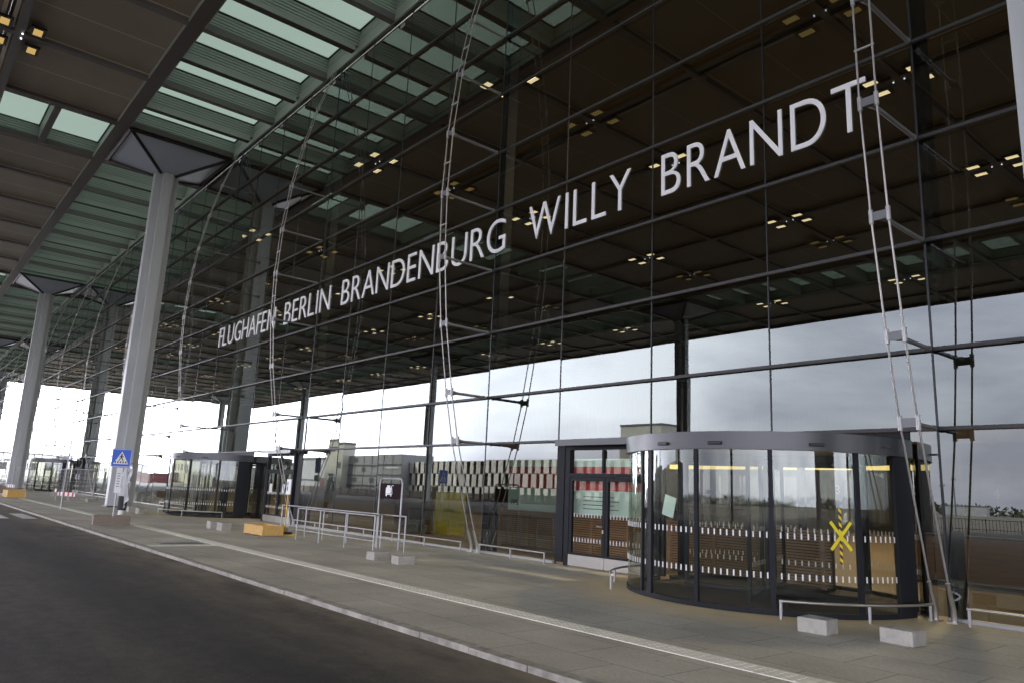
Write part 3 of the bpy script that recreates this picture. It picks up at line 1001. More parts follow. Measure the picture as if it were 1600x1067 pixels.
def double_door(label, x0, x1, notices=False):
    t = thing("double_door", label, "door", ((x0+x1)/2, -.06, 0), 0, "double doors beside the revolving doors")
    h = (x1-x0)/2
    zt = 3.07
    m = MB()
    m.box((-h, -.05, 0), (-h+.16, .10, zt-.19)); m.box((h-.10, -.05, 0), (h, .10, zt-.19))
    m.box((-h+.16, -.05, 2.20), (h-.10, .10, 2.29)); m.box((-h, -.05, zt-.19), (h, .10, zt-.07))
    fr = m.build("door_frame", M_frame, t)
    m = MB(); m.box((-h-.12, -.34, zt-.07), (h+.1, .0, zt+.06)); m.box((-h-.1, -.36, zt-.1), (h+.1, -.30, zt-.071)); m.build("header", M_header, t)
    m = MB(); m.quad((-h+.16, .03, 2.29), (h-.10, .03, 2.29), (h-.10, .03, zt-.19), (-h+.16, .03, zt-.19)); m.build("transom_light", M_drum, t)
    m = MB(); m.box((-.11, -.03, 2.30), (-.05, .05, zt-.2)); m.build("glazing_bar", M_frame, t)
    a0, a1 = -h+.17, h-.11; mid = (a0+a1)/2
    for s, (p, q) in enumerate(((a0, mid-.006), (mid+.006, a1))):
        m = MB(); w_ = .085
        m.box((p, -.04, .29), (p+w_, .04, 2.195)); m.box((q-w_, -.04, .29), (q, .04, 2.195)); m.box((p+w_, -.04, 2.10), (q-w_, .04, 2.195)); m.box((p+w_, -.04, .29), (q-w_, .04, .34))
        lf = m.build("door_leaf", M_frame, t)
        m = MB(); m.box((p, -.045, .02), (q, .045, .285)); m.build("kick_plate", M_inox, lf)
        m = MB(); m.quad((p+w_, 0, .34), (q-w_, 0, .34), (q-w_, 0, 2.10), (p+w_, 0, 2.10)); m.build("pane", M_drum, lf)
        m = MB()
        for z in (1.26, .66):
            k = p+w_+.06
            while k < q-w_-.04:
                m.box((k, -.010, z-.05), (k+.022, -.005, z+.05)); k += .10
        m.build("safety_dashes", M_paintw, lf)
        if notices:
            m = MB(); m.box((p+.35, -.012, 1.28), (p+.62, -.004, 1.66)); m.build("notice", M_paper, lf)
    m = MB(); m.tube([(mid-.06, -.04, 1.02), (mid-.06, -.11, 1.02), (mid-.20, -.11, 1.02)], .014, 8); m.cbox((mid-.055, -.045, .9), (.04, .02, .08)); m.build("handle", M_inox, t)
    return t
double_door("near glass double door with steel kick plates left of the near revolving door", -9.02, -6.28)

# the far pairs
def far_pair(xd, xr0, xr1, lab_r, lab_d):
    o = copy_tree(rv); o.location = (xd, CY, 0); o['label'] = lab_r
    double_door(lab_d, xr0, xr1, True)
far_pair(-33.2, -28.6, -25.6, "middle revolving door with dark header left of the yellow chipboard crate", "dark double door with two paper notices right of the middle revolving door")
far_pair(-76.95, -71.6, -68.9, "far revolving door behind the second grey column at the left edge of the photo", "double door right of the far revolving door")

# ---- caution tape cross on the near revolving door
def hazard_mat():
    m = bpy.data.materials.new("hazard_tape"); m.use_nodes = True
    t = m.node_tree; b = t.nodes['Principled BSDF']; b.inputs['Roughness'].default_value = .45
    tcn = t.nodes.new('ShaderNodeTexCoord'); sp_ = t.nodes.new('ShaderNodeSeparateXYZ'); t.links.new(tcn.outputs['Object'], sp_.inputs[0])
    a = t.nodes.new('ShaderNodeMath'); a.operation = 'ADD'; t.links.new(sp_.outputs[0], a.inputs[0]); t.links.new(sp_.outputs[2], a.inputs[1])
    mu = t.nodes.new('ShaderNodeMath'); mu.operation = 'MULTIPLY'; mu.inputs[1].default_value = 9; t.links.new(a.outputs[0], mu.inputs[0])
    fr = t.nodes.new('ShaderNodeMath'); fr.operation = 'FRACT'; t.links.new(mu.outputs[0], fr.inputs[0])
    gt = t.nodes.new('ShaderNodeMath'); gt.operation = 'GREATER_THAN'; gt.inputs[1].default_value = .5; t.links.new(fr.outputs[0], gt.inputs[0])
    x = t.nodes.new('ShaderNodeMix'); x.data_type = 'RGBA'; x.inputs[6].default_value = (.02, .02, .02, 1); x.inputs[7].default_value = (.85, .62, .02, 1)
    t.links.new(gt.outputs[0], x.inputs[0]); t.links.new(x.outputs[2], b.inputs['Base Color'])
    return m
M_haz = hazard_mat()
aT = R(325.5)
t = thing("caution_tape", "yellow tape cross stuck on the glass of the near revolving door", "tape", (-3.2+math.cos(aT)*(RD+.012), CY+math.sin(aT)*(RD+.012), 1.26), aT+PI/2)
m = MB(); m.box((-.022, -.004, -.42), (.022, .004, .46)); m.build("striped_strip", M_haz, t)
for s in (-1, 1):
    m = MB(); m.cbox((0, 0, 0), (.56, .006, .05), M=Matrix.Translation((0, -.009 if s > 0 else -.0165, .02)) @ Matrix.Rotation(s*R(52), 4, 'Y')); m.build("yellow_strip", M_ban, t)
t2 = thing("paper_notice", "pale green paper notice taped inside the near revolving door", "notice", (-3.2+math.cos(R(263))*(RD-.03), CY+math.sin(R(263))*(RD-.03), 1.62), R(263+90))
m = MB(); m.cbox((0, 0, 0), (.28, .004, .36), M=Matrix.Rotation(R(14), 4, 'Y')); m.build("sheet", M_teal, t2)

# ================================================================== inside the glass: slatted screen, posters, banner
t = thing("slatted_screen", "low walnut screen of horizontal slats behind the glass near the doors", "screen", (-9.0, 1.9, 0))
m = MB()
for k in range(19): m.box((-5.2, 0, .06+.062*k), (6.0, .03, .06+.062*k+.04))
m.build("slats", M_slat, t)
for k in range(9):
    m = MB(); m.box((-5.15+1.36*k, .031, .0), (-5.05+1.36*k, .10, 1.24)); m.build("batten", M_slat, t)
m = MB(); m.box((-5.2, .11, .0), (6.0, .14, 1.22)); m.build("back_board", M_dark, t)
t = thing("printed_poster", "wide red and pale green poster hung behind the glass by the near double door", "poster", (-11.62, .16, 1.27))
PW = 5.25
m = MB(); m.box((0, .02, 0), (PW, .05, 1.40)); m.build("board", M_paper, t)
m = MB(); m.box((0, .012, .005), (PW, .0195, .60)); m.build("green_field", M_teal, t)
m = MB(); m.box((0, .012, .605), (PW, .0195, 1.20)); m.build("red_field", M_red, t)
m = MB(); m.box((0, .012, 1.205), (PW, .0195, 1.395)); m.build("top_field", M_teal, t)
m = MB(); m.box((.04, .004, .66), (.50, .0115, 1.02)); m.build("emblem_panel", M_mag, t)
m, wd = text_mesh("PPS", .15, .9, .1, .006); m.build("lettering", M_ink, t, (.16, .007, .13))
for k in range(4):
    m = MB(); m.box((3.0, .004, .14+.10*k), (4.2-.15*(k % 2), .0115, .158+.10*k)); m.build("small_print", M_greyd, t)
m = MB()
for q in (.3, PW-.3): m.tube([(q, .03, 1.40), (q, .03, 1.84)], .006, 5)
m.tube([(0, .03, 1.84), (PW, .03, 1.84)], .012, 6); m.build("hanging_rail", M_black, t)

t = thing("yellow_banner", "large yellow banner hanging behind the glass with dark lettering", "banner", (-15.5, .34, .36))
m = MB(); nx = 14; vs = []
for j in range(2):
    for i in range(nx+1):
        vs.append((1.68*i/nx, .03*math.sin(i*1.3)+.012*math.sin(i*3.1), (0 if j == 0 else 1.30)+ .015*math.sin(i*.9)))
m.add(vs, [(i, i+1, i+nx+2, i+nx+1) for i in range(nx)], True)
m.add([(x_, y_+.012, z_) for x_, y_, z_ in vs], [(i+nx+1, i+nx+2, i+1, i) for i in range(nx)], True)
m.build("cloth", M_ban, t)
m, wd = text_mesh("Lufthansa", .11, .92, .08, .004); m.build("lettering", M_ink, t, (.62, -.055, .70))
m = MB()
for k in range(3): m.tube([(.1+.74*k, .0, 1.31), (.1+.74*k, 0, 2.5)], .006, 5)
m.tube([(-.05, 0, 1.32), (1.73, 0, 1.32)], .015, 6)
m.build("hanger", M_inox, t)
# check-in style dark cabinets and clutter dimly visible
for k, (x, y, w_, h_, mm, lb) in enumerate(((-20.6, 3.2, .9, 2.3, M_dark, "tall dark kiosk standing in the hall beside the yellow banner"), (-14.0, 6.5, 2.6, 1.1, M_hallw, "low walnut counter standing deep in the hall"),
                             (-24.0, 5.0, 2.0, 1.4, M_redc, "dull red crate standing in the hall"), (-2.0, 7.0, 3.0, 1.15, M_slat, "walnut counter seen through the near revolving door"))):
    t = thing("hall_cabinet", lb, "cabinet", (x, y, 0))
    m = MB(); m.cbox((0, 0, h_/2+.04), (w_, .7, h_-.08), bev=.015); m.build("body", mm, t)
    m = MB(); m.cbox((0, 0, h_+.02), (w_+.06, .76, .04)); m.build("top", M_dark, t)
    m = MB(); m.cbox((0, .02, .02), (w_-.08, .6, .036)); m.build("plinth", M_black, t)
t = thing("hall_light_bar", "long yellow glowing strip over the hall counter seen through the near revolving door", "light", (-4.2, 9.5, 2.9))
m = MB(); m.box((-9, 0, 0), (0.3, .12, .16)); m.build("tube", emit("strip_yellow", (1, .78, .25), .22), t)
m = MB(); m.box((-9, .02, .165), (0.3, .10, .25)); m.build("housing", M_black, t)
for dig, x, lb_ in (("4", -.55, "white gate numeral on a dark hanging board at the right edge of the photo"), ("3", -3.9, "white gate numeral on a dark hanging board behind the near revolving door")):
    t = thing("gate_number", lb_, "sign", (x, 4.0, 2.05))
    m, wd = text_mesh(dig, .20, .9, .1, .01); m.build("numeral", M_white, t)
    m = MB(); m.box((-.12, .03, -.12), (.3, .05, .34)); m.build("panel", M_dark, t)
    m = MB(); m.tube([(.09, .04, .34), (.09, .04, 3.0)], .008, 5); m.build("hanger", M_black, t)

# ================================================================== street furniture
def rail_mb(pts, z=.27, r=.022, legs=3):
    m = MB(); P = [(x, y, z) for x, y in pts]
    m.tube(P, r, 8)
    n = []
    tot = len(pts)-1
    for k in range(legs):
        f = k/(legs-1)*tot
        i = min(int(f), tot-1); g_ = f-i
        x = pts[i][0]*(1-g_)+pts[i+1][0]*g_; y = pts[i][1]*(1-g_)+pts[i+1][1]*g_
        if k == 0: x += .03
        if k == legs-1: x -= .03
        q = MB(); q.box((x-.02, y-.012, 0), (x+.02, y+.012, z-.015)); n.append(q)
    return m, n
def guard_rail(label, pts, legs=3):
    ox, oy = pts[0]
    t = thing("guard_rail", label, "guard rail", (ox, oy, 0), 0, "low guard rails along the glass")
    m, n = rail_mb([(x-ox, y-oy) for x, y in pts], legs=legs)
    m.build("bar", M_inox, t); [q.build("leg", M_galv, t) for q in n]
    return t
guard_rail("low steel rail below the yellow banner, left of the cable truss", [(-24.4, -.42), (-12.95, -.42)], 7)
guard_rail("low steel rail below the green poster, left of the near double door", [(-12.1, -.42), (-9.35, -.42)], 3)
arc = [(-3.2+3.05*math.cos(R(a)), CY+3.05*math.sin(R(a))) for a in range(304, 357, 4)]
guard_rail("curved low steel rail wrapping the front of the near revolving door", arc, 3)
arc = [(-3.2+3.05*math.cos(R(a)), CY+3.05*math.sin(R(a))) for a in range(184, 236, 4)]
guard_rail("curved low steel rail on the left flank of the near revolving door", arc, 3)
guard_rail("low steel rail at the right edge of the photo beside the truss anchors", [(.35, -.42), (3.0, -.42)], 3)
arc = [(-33.2+3.05*math.cos(R(a)), CY+3.05*math.sin(R(a))) for a in range(270, 345, 5)]
guard_rail("curved low steel rail in front of the middle revolving door", arc, 3)
guard_rail("low steel rail along the glass between the middle revolving door and the near column", [(-43.4, -.42), (-36.6, -.42)], 4)
guard_rail("low steel rail along the glass behind the site fence", [(-68.4, -.42), (-53.6, -.42)], 6)

# handrail set of the queue lane
t = thing("queue_handrail", "pale steel queue handrail of two rails and posts in front of the glass", "handrail", (-17, -2.9, 0))
rear = [(-20.62, -2.60), (-18.8, -2.55), (-17.6, -2.5), (-16.1, -2.45), (-14.3, -2.42)]
front = [(-17.75, -3.32), (-16.2, -3.31), (-14.62, -3.29), (-13.02, -3.28)]
endp = [(-14.05, -2.46), (-12.85, -2.42)]
def L3(p, z): return (p[0]+17, p[1]+2.9, z)
for run in (rear, front, endp):
    m = MB(); m.tube([L3(run[0], .96), L3(run[-1], .96)], .021, 8); m.build("top_rail", M_galv, t)
    m = MB(); m.tube([L3(run[0], .30), L3(run[-1], .30)], .016, 8); m.build("lower_rail", M_galv, t)
    for p in run:
        m = MB(); m.tube([L3(p, 0), L3(p, .975)], .023, 8); m.build("post", M_galv, t)
m = MB(); m.tube([L3(front[-1], .96), L3(endp[0], .96)], .021, 8); m.build("top_rail", M_galv, t)

# trolley sign in a tube frame
t = thing("trolley_sign", "black sign with white luggage trolley in an arched tube frame", "sign", (-14.12, -2.2, 0), R(0))
m = MB(); r_ = .14; hw = .62; zt = 1.98
pts = [(-hw, 0, 0), (-hw, 0, zt-r_)] + [(-hw+r_-r_*math.cos(a), 0, zt-r_+r_*math.sin(a)) for a in [PI/8*k for k in range(1, 5)]]
pts += [(hw-r_+r_*math.sin(a), 0, zt-r_+r_*math.cos(a)) for a in [PI/8*k for k in range(0, 4)]] + [(hw, 0, zt-r_), (hw, 0, 0)]
m.tube(pts, .026, 8); m.build("frame", M_galv, t)
m = MB(); m.cbox((0, 0, 1.62), (1.16, .03, .44), bev=.008)
pb = m.build("panel", mat("sign_maroon", (.016, .006, .008), .7, spec=.08), t)
m = MB()
m.cbox((-.10, -.019, 1.64), (.28, .006, .17)); m.cbox((-.10, -.019, 1.755), (.16, .006, .06))
m.cbox((.09, -.019, 1.66), (.03, .006, .24), M=Matrix.Translation((.085, -.019, 1.66)) @ Matrix.Rotation(R(-14), 4, 'Y'))
m.cbox((-.07, -.019, 1.535), (.34, .006, .025))
for x in (-.2, .05): m.cbox((x, -.019, 1.50), (.05, .006, .05), bev=.002)
m.cbox((.13, -.019, 1.785), (.07, .006, .02))
m.build("trolley_symbol", M_paintw, pb)

# pedestrian crossing sign on a ballast box
t = thing("crossing_sign", "blue pedestrian crossing sign on a pole in a wooden ballast box", "traffic sign", (-24.75, -7.05, 0), R(0))
face = R(74)
m = MB(); m.tube([(0, 0, .02), (0, 0, 2.64)], .032, 10); m.build("pole", M_galv, t)
s_ = .64
def on_plate(b): return [Matrix.Translation((0, 0, 2.34)) @ Matrix.Rotation(face, 4, 'Z') @ Vector(v) for v in b.v]
b = MB(); b.cbox((0, -.045, 0), (s_, .012, s_), bev=.005); p_ = MB(); p_.add(on_plate(b), b.f); pl = p_.build("plate", M_blue, t)
b = MB()
for q in ((-1, 0), (1, 0), (0, -1), (0, 1)):
    if q[0]: b.cbox((q[0]*.302, -.054, 0), (.014, .004, s_))
    else: b.cbox((0, -.054, q[1]*.302), (s_-.04, .004, .014))
p_ = MB(); p_.add(on_plate(b), b.f); p_.build("border", M_paintw, pl)
b = MB(); b.add([(-.25, -.054, -.22), (.25, -.054, -.22), (0, -.054, .23), (-.25, -.052, -.22), (.25, -.052, -.22), (0, -.052, .23)], [(0, 1, 2), (5, 4, 3), (0, 3, 4, 1), (1, 4, 5, 2), (2, 5, 3, 0)])
p_ = MB(); p_.add(on_plate(b), b.f); p_.build("triangle", M_paintw, pl)
b = MB()
b.cbox((0.0, -.057, .118), (.045, .004, .045), bev=.0015)                                  # head
b.cbox((0, -.057, .045), (.05, .004, .09))                                                 # torso
def limb(x0, z0, x1, z1, w_):
    dx, dz = x1-x0, z1-z0; l = math.hypot(dx, dz); nx, nz_ = -dz/l*w_/2, dx/l*w_/2
    b.add([(x0+nx, -.0588, z0+nz_), (x1+nx, -.0588, z1+nz_), (x1-nx, -.0588, z1-nz_), (x0-nx, -.0588, z0-nz_)], [(3, 2, 1, 0), (0, 1, 2, 3)][:1])
limb(-.01, .01, -.075, -.10, .028); limb(.01, .01, .06, -.10, .028); limb(-.02, .08, -.075, .01, .02); limb(.02, .08, .07, .025, .02)
for k in range(5): limb(-.19+.085*k, -.185, -.165+.082*k, -.12, .038)
p_ = MB(); p_.add(on_plate(b), b.f); p_.build("walking_figure", M_ink, pl)
b = MB(); b.cbox((0, -.045, -.79), (.19, .01, .88)); p_ = MB(); p_.add(on_plate(b), b.f); p_.build("text_plate", M_paper, t)
b = MB()
for k in range(6): b.cbox((0, -.052, -.55-.09*k), (.10, .003, .022))
p_ = MB(); p_.add(on_plate(b), b.f); p_.build("small_print", M_greyd, t)
bx = thing("ballast_box", "weathered wooden ballast box carrying the crossing sign pole", "box", (-24.75, -7.1, 0), R(-8))
m = MB()
for s in (-1, 1):
    for k in range(3):
        m.cbox((0, s*.56, .055+.105*k), (.86, .035, .098), bev=.004)
        m.cbox((s*.42, 0, .055+.105*k), (.035, 1.08, .098), bev=.004)
m.build("boards", M_wood, bx)
m = MB(); m.cbox((0, 0, .24), (.80, 1.07, .05)); m.build("fill", M_block, bx)
# plastic wrapped post behind it
def plastic():
    m = bpy.data.materials.new("plastic_sheet"); m.use_nodes = True
    b = m.node_tree.nodes['Principled BSDF']; b.inputs['Base Color'].default_value = (.72, .74, .76, 1); b.inputs['Roughness'].default_value = .22
    b.inputs['Transmission Weight'].default_value = .35; b.inputs['Alpha'].default_value = .8
    return m
t = thing("wrapped_post", "sign post wrapped in white plastic sheet with black band", "post", (-32.5, -5.0, 0))
m = MB(); m.tube([(0, 0, 0), (0.02, 0, .5)], .13, 12); m.build("foot", M_paintw, t)
m = MB(); m.tube([(0, 0, .20), (.02, 0, .82)], .19, 12); m.build("black_band", M_ink, t)
m = MB(); n = 12; rows = 9; vs = []
for j in range(rows):
    z = .82+(2.32-.82)*j/(rows-1)
    for k in range(n):
        a = 2*PI*k/n
        rr = (.20-.06*j/rows)*(1+.22*math.sin(a*3+j*1.7)+random.uniform(-.1, .1))
        vs.append((.03+.25*(j/rows)**2+rr*math.cos(a), rr*math.sin(a), z))
fs = [(j*n+k, j*n+(k+1) % n, (j+1)*n+(k+1) % n, (j+1)*n+k) for j in range(rows-1) for k in range(n)] + [list(range((rows-1)*n, rows*n))]
m.add(vs, fs, True); m.build("plastic_wrap", plastic(), t)
m = MB(); vs = []
for j in range(8):
    z = .25+2.0*j/7
    for k in range(5):
        vs.append((.18+.17*k*(1-.5*abs(j/7-.4)) + .04*math.sin(j*2+k), .08*math.sin(k*2+j*1.3), z+.1*k*(1 if j < 6 else -1)))
m.add(vs, [(j*5+k, j*5+k+1, (j+1)*5+k+1, (j+1)*5+k) for j in range(7) for k in range(4)], True); m.build("loose_sheet", plastic(), t)

t = thing("sign_post", "thin grey post with a sign seen edge on, left of the near column", "sign post", (-37.2, -6.6, 0))
m = MB(); m.tube([(0, 0, 0), (0, 0, 3.5)], .03, 8); m.build("pole", M_galv, t)
m = MB(); m.cbox((0, .06, 2.85), (.62, .012, .9), R(-4)); m.build("plate", mat("sign_lilac", (.35, .42, .75), .4), t)
m = MB(); m.cbox((0, .06, 2.1), (.62, .012, .35), R(-4)); m.build("lower_plate", M_paintw, t)

# chipboard crates
def crate(label, x, y, rz, sx, sy, h, mm):
    t = thing("crate", label, "crate", (x, y, 0), rz)
    m = MB(); k = .025
    m.cbox((0, -sy/2+k/2, h/2+.04), (sx, k, h-.0)); m.cbox((0, sy/2-k/2, h/2+.04), (sx, k, h))
    m.cbox((-sx/2+k/2, 0, h/2+.04), (k, sy-2*k, h)); m.cbox((sx/2-k/2, 0, h/2+.04), (k, sy-2*k, h))
    m.build("sides", mm, t)
    m = MB(); m.cbox((0, 0, .10), (sx-2*k, sy-2*k, .02)); m.build("floor", mm, t)
    for s in (-1, 0, 1):
        m = MB(); m.cbox((s*(sx/2-.07), 0, .02), (.09, sy-.02, .04)); m.build("skid", M_wood, t)
    return t
crate("open yellow chipboard crate on the pavement left of the queue handrail", -19.55, -3.65, R(2), 1.45, .72, .30, M_osb)
crate("small yellow chipboard crate near the far kerb", -53.5, -6.6, R(4), 1.5, 1.0, .45, M_osb)
crate("weathered brown wooden crate at the left edge of the photo by the far kerb", -66.0, -6.4, R(0), 2.6, 1.2, .5, M_wood)

# yellow stand with a white notice board
t = thing("notice_stand", "yellow pole stand with white notice board behind the chipboard crate", "notice stand", (-19.45, -2.95, 0))
m = MB(); m.tube([(-.04, 0, .05), (-.04, 0, 1.4)], .022, 8); m.build("pole", M_yel, t)
m = MB(); m.tube([(.07, .02, .05), (.07, .02, .9)], .03, 8); m.build("grey_pole", M_galv, t)
m = MB(); m.tube([(.20, .02, .05), (.12, .02, .8)], .025, 8); m.build("grey_pole", M_galv, t)
m = MB(); m.cbox((0.02, -.03, 1.60), (.34, .02, .50), bev=.004); bd = m.build("board", M_paintw, t)
m = MB(); m.cbox((-.05, -.043, 1.70), (.08, .004, .12)); m.cbox((-.05, -.043, 1.54), (.08, .004, .14)); m.build("print", M_greyd, bd)
m = MB(); m.cbox((.0, .0, .03), (.75, .42, .055), bev=.01); m.build("foot", M_yel, t)
m = MB(); m.cbox((.05, .0, .09), (.4, .3, .06), bev=.01); m.build("foot_weight", M_black, t)

# concrete blocks
bl = [(-.57, -3.30, R(3), (.42, .36, .20), "pale concrete block in front of the curved rail of the near revolving door"), (.45, -2.99, R(-4), (.44, .36, .19), "pale concrete block nearest the camera, at the lower right of the photo"),
      (-11.35, -4.1, R(4), (.34, .44, .19), "pale concrete block at the end of the queue handrail, left of its twin"), (-10.25, -4.07, R(-2), (.33, .44, .19), "pale concrete block at the end of the queue handrail, right of its twin"),
      (-22.9, -4.15, R(0), (.4, .35, .26), "small pale block left of its twin in front of the middle revolving door"), (-21.8, -4.15, R(5), (.4, .35, .27), "small pale block right of its twin in front of the middle revolving door"),
      (-35.3, -3.9, R(0), (.4, .35, .27), "small pale block beside the foot of the wrapped post"), (-33.6, -3.9, R(8), (.4, .35, .27), "small pale block between the wrapped post and the middle revolving door")]
for x, y, rz, d, lb in bl:
    m = MB(); m.cbox((0, 0, d[2]/2), d, bev=.012)
    o = m.build("concrete_block", M_block, None, (x, y, 0)); o.rotation_euler = (0, 0, rz); tag(o, lb, "block", "pale concrete blocks on the pavement")

# site fence panels and red white barriers
def site_fence(label, x, y, rz, w_=3.3):
    t = thing("site_fence", label, "fence panel", (x, y, 0), rz, "temporary site fence panels")
    m = MB(); r_ = .022
    m.tube([(-w_/2, 0, .12), (-w_/2, 0, 2.0), (w_/2, 0, 2.0), (w_/2, 0, .12), (-w_/2, 0, .12)], r_, 6); m.build("frame", M_galv, t)
    m = MB()
    for k in range(1, 22): m.tube([(-w_/2+w_*k/22, 0, .12), (-w_/2+w_*k/22, 0, 2.0)], .004, 4, False)
    for k in range(1, 7): m.tube([(-w_/2, 0, .12+1.88*k/7), (w_/2, 0, .12+1.88*k/7)], .004, 4, False)
    m.build("mesh_wires", M_galv, t)
    for s in (-1, 1):
        m = MB(); m.cbox((s*w_/2, 0, .07), (.24, .7, .14), bev=.02); m.build("concrete_foot", M_block, t)
    return t
site_fence("site fence panel standing left of the near column", -50.2, -3.6, R(22))
site_fence("site fence panel farther left, turned the other way", -53.4, -2.6, R(-30))
site_fence("site fence panel beside the second grey column", -76.0, -3.4, R(15), 3.6)
site_fence("site fence panel near the far revolving door", -63.5, -2.4, R(5), 3.6)
def barrier(label, x, y, rz):
    t = thing("barrier_board", label, "barrier", (x, y, 0), rz, "low barrier boards by the fences")
    m = MB(); m.cbox((0, 0, .42), (1.9, .03, .24)); m.build("board", M_paintw, t)
    m = MB()
    for k in range(4): m.cbox((-.72+.48*k, -.017, .42), (.2, .004, .236))
    m.build("red_bands", M_red, t)
    for s in (-1, 1):
        m = MB(); m.cbox((s*.7, 0, .14), (.06, .5, .28)); m.build("foot", M_block, t)
barrier("white and red barrier board at the foot of the near site fence", -49.6, -4.3, R(20))
barrier("white and red barrier board beside the second column", -72.5, -4.6, R(10))
barrier("white and red barrier board lying farther along the glass", -60.2, -3.2, R(-6))

# ================================================================== across the road (seen mirrored in the glass)
t = thing("panelled_building", "pale building with staggered vertical panels in three rows across the road", "building", (-100.0, -74, 0))
W_ = 68.0
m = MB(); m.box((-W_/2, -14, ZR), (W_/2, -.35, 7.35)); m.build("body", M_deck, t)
for z in (0.12, 2.5, 4.95, 7.4):
    m = MB(); m.box((-W_/2-.1, -.34, z-.10), (W_/2+.1, .05, z+.02)); m.build("floor_edge", M_grey, t)
pm = MB(); pm.box((-.66, 0, 0), (.66, .09, 2.32)); pme = pm.mesh("facade_panel", M_concp)
pm = MB(); pm.box((-.52, 0, 0), (.52, .09, 2.32)); pme2 = pm.mesh("facade_panel", M_concp)
for r_ in range(3):
    for k in range(33):
        x = -W_/2 + .9 + 2.05*k + (.93 if r_ % 2 else 0) + random.uniform(-.12, .12)
        if x > W_/2-.4: continue
        o = link("facade_panel", pme if random.random() > .3 else pme2, t, (x, .06, .15+2.43*r_)); o.rotation_euler = (0, 0, random.choice((0, 0, .12, -.12)))
t = thing("container_block", "grey stacked container offices across the road", "building", (-145.6, -72, 0))
m = MB(); m.box((-11.5, -9, ZR), (11.5, 0, 8.9)); m.build("wall", M_grey, t)
for k in range(1, 4):
    m = MB(); m.box((-11.6, 0, 2.25*k-.12), (11.6, .1, 2.25*k+.1)); m.build("floor_band", M_greyd, t)
for i in range(7):
    m = MB(); m.box((-11.5+3.83*i-.05, .0, ZR), (-11.5+3.83*i+.05, .06, 8.9)); m.build("seam", M_greyd, t)
for i, (x, z) in enumerate(((-7.6, 3.0), (-3.8, 5.3), (-7.6, 7.5), (.2, 3.0))):
    m = MB(); m.box((x-.9, .0, z), (x+.9, .05, z+.9)); m.build("window", M_deck, t)
m = MB(); m.box((4.5, .05, 5.9), (10.4, .08, 6.15)); m.build("pale_band", M_paper, t)

t = thing("site_shed", "long pale grey site shed left of the beige tower across the road", "building", (-175.5, -72.5, 0))
m = MB(); m.box((-9, -10, ZR), (8.3, 0, 8.2)); m.build("wall", mat("shed_grey", (.38, .39, .39), .6, noise=.08, nscale=.4), t)
m = MB(); m.box((-9.2, -10.2, 8.2), (8.5, .2, 8.5)); m.build("roof", M_greyd, t)
m = MB(); m.box((-9, .01, 2.6), (8.3, .06, 3.0)); m.build("band", M_greyd, t)
m = MB(); m.box((3, .01, 0), (6, .07, 3.4)); m.build("gate", M_redc, t)
t = thing("beige_tower", "beige square tower block across the road", "building", (-161.0, -71, 0))
m = MB(); m.box((-5.2, -2.5, ZR), (4.2, .6, 11.9)); m.build("wall", M_beige, t)
m = MB(); m.box((-5.3, -2.6, 11.9), (4.3, .7, 12.3)); m.build("roof_edge", M_greyd, t)
m = MB(); m.box((-2.2, .6, .4), (.2, .66, 3.6)); m.build("door", M_greyd, t)
for k in range(2):
    m = MB(); m.box((-5.0, .61, 9.8), (-.6, .66, 10.5)) if k == 0 else m.box((1.6, .61, 6), (3.4, .66, 7.4)); m.build("window", M_deck, t)
t = thing("dark_tower", "plain dark beige tower rising behind the panelled building", "building", (-85.0, -92, 0))
m = MB(); m.box((-4.4, -6, ZR), (4.2, 0, 14.6)); m.build("wall", M_beige, t)
m = MB(); m.box((-4.5, -6.1, 14.6), (4.3, .1, 14.9)); m.build("roof_edge", M_greyd, t)
for k, (x, y, w_, h_, mm, lb) in enumerate(((-300, -76, 24, 9.6, M_beige, "beige silo block far across the road"), (-318, -66, 34, 3.2, M_redc, "dark red container row far across the road"),
     (-215, -80, 34, 7.2, M_grey, "long grey hall far across the road"), (-255, -74, 26, 6.0, M_grey, "low grey hall far across the road beyond the containers"), (-420, -70, 120, 7.0, M_concp, "very long pale hall at the far end across the road"))):
    t = thing("site_building", lb, "building", (x, y, 0))
    m = MB(); m.box((-w_/2, -10, ZR), (w_/2, 0, h_)); m.build("wall", mm, t)
    m = MB(); m.box((-w_/2-.2, -10.2, h_), (w_/2+.2, .2, h_+.3)); m.build("roof", M_greyd, t)
    for i in range(int(w_/4)):
        m = MB(); m.box((-w_/2+1+4*i, .01, h_*.45), (-w_/2+3+4*i, .06, h_*.7)); m.build("window", M_deck, t)
# far end of the forecourt: pale halls beyond the open end of the canopy
for k, (x, y, w_, h_, lb) in enumerate(((-330, -20, 50, 8, "pale low hall beyond the far end of the canopy"), (-360, 25, 60, 11, "taller pale hall beyond the far end of the canopy"))):
    t = thing("end_hall", lb, "building", (x, y, 0))
    m = MB(); m.box((-8, -w_/2, ZR), (0, w_/2, h_)); m.build("wall", M_concp, t)
    m = MB(); m.box((-8.2, -w_/2-.2, h_), (.2, w_/2+.2, h_+.4)); m.build("roof", M_greyd, t)
    for i in range(int(w_/5)):
        m = MB(); m.box((.01, -w_/2+1.5+5*i, 2.2), (.06, -w_/2+4.5+5*i, h_*.6)); m.build("window", M_deck, t)
t = thing("board_fence", "dark brown board fence at the foot of the panelled building across the road", "fence", (-130, -68, 0))
m = MB()
for k in range(7): m.box((-66, 0, ZR+.02+.2*k), (66, .04, ZR+.20+.2*k))
m.build("boards", M_hallw, t)
for k in range(34):
    m = MB(); m.box((-66+4*k-.06, .041, ZR), (-66+4*k+.06, .12, 1.5)); m.build("post", M_dark, t)
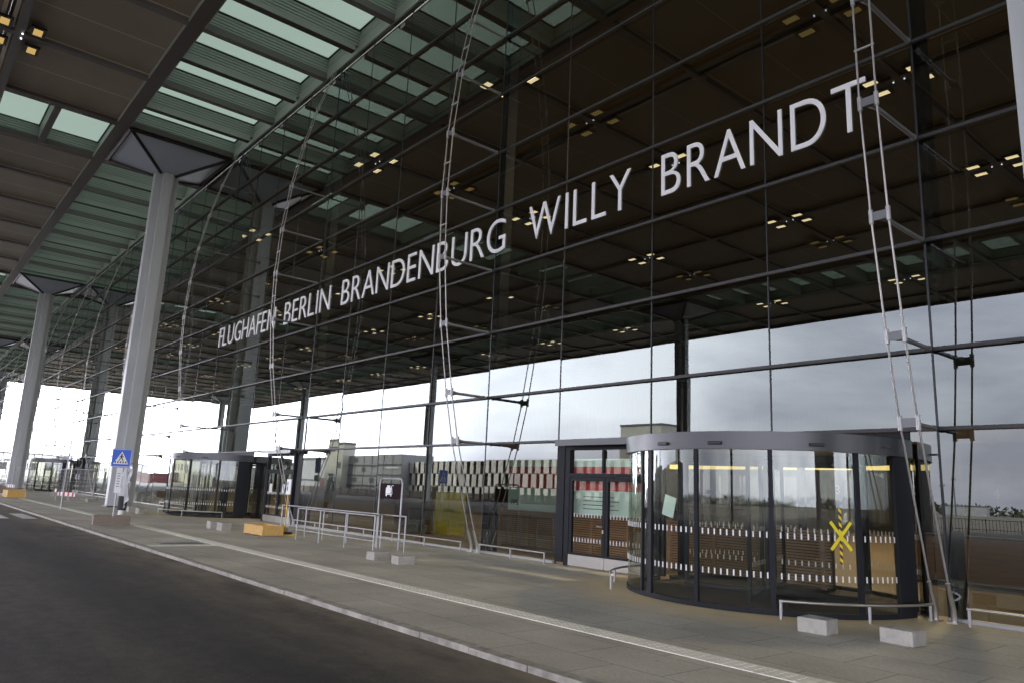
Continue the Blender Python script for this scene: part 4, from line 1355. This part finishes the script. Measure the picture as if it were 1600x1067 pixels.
# perimeter fence and field to the right, mirrored in the last pane
t = thing("perimeter_fence", "dark perimeter mesh fence along the far side of the road", "fence", (-30, -69, 0))
for k in range(26):
    m = MB(); m.tube([(-34+3*k, 0, ZR), (-34+3*k, 0, 1.25)], .04, 6); m.build("post", M_mull, t)
m = MB()
for k in range(260): m.box((-34+.3*k, -.008, -.05), (-34+.3*k+.035, .008, 1.12))
m.box((-34, -.02, 1.12), (44, .02, 1.17)); m.box((-34, -.02, .2), (44, .02, .24))
m.build("mesh_panel", M_mull, t)
for k, (x, y, h_) in enumerate(((-118, -330, 15), (-126, -340, 13), (-133, -330, 14), (-140, -345, 12))):
    t = thing("flood_mast", "thin lamp mast standing far out on the field", "mast", (x, y, 0), 0, "lamp masts far out on the field")
    m = MB(); m.tube([(0, 0, -.2), (0, 0, h_)], [.35, .18], 6); m.build("pole", M_greyd, t)
    m = MB(); m.cbox((0, 0, h_), (1.6, .6, .5)); m.build("lamp_head", M_greyd, t)
# far woodland
m = MB()
for k in range(12000):
    a = random.uniform(-.5, 1.0)
    x = -1500 + 2600*(a+.5)/1.5 + random.uniform(-10, 10); y = -900 + random.uniform(-60, 60)
    if random.random() < .3: y = -700+random.uniform(-20, 20); x = random.uniform(-900, 500)
    hh = 7 + 2.5*math.sin(x*.013) + 1.5*math.sin(x*.05)
    z = hh*random.random()**1.4; s = random.uniform(1.0, 2.2)
    v1 = Vector((random.gauss(0, 1), random.gauss(0, 1), random.gauss(0, 1))).normalized()*s*2
    v2 = Vector((random.gauss(0, 1), random.gauss(0, 1), random.gauss(0, 1))).normalized()*s*2
    p = Vector((x, y, z))
    m.add([p, p+v1, p+v1*.6+v2, p+v2*.9], [(0, 1, 2, 3)])
struct(m.build("far_woodland", M_leaf), 'stuff')
for k in range(9):
    x = -430+60*k+random.uniform(-15, 15)
    t = thing("far_hall", "long low grey shed far out beyond the field", "building", (x, -560+random.uniform(-30, 30), 0), 0, "low sheds far out beyond the field")
    m = MB(); w_ = random.uniform(18, 34); h_ = random.uniform(4, 7); m.box((-w_/2, -6, -.2), (w_/2, 0, h_)); m.build("wall", random.choice((M_greyd, M_grey, M_deck)), t)
    m = MB(); m.box((-w_/2-.3, -6.3, h_), (w_/2+.3, .3, h_+.5)); m.build("roof", M_greyd, t)
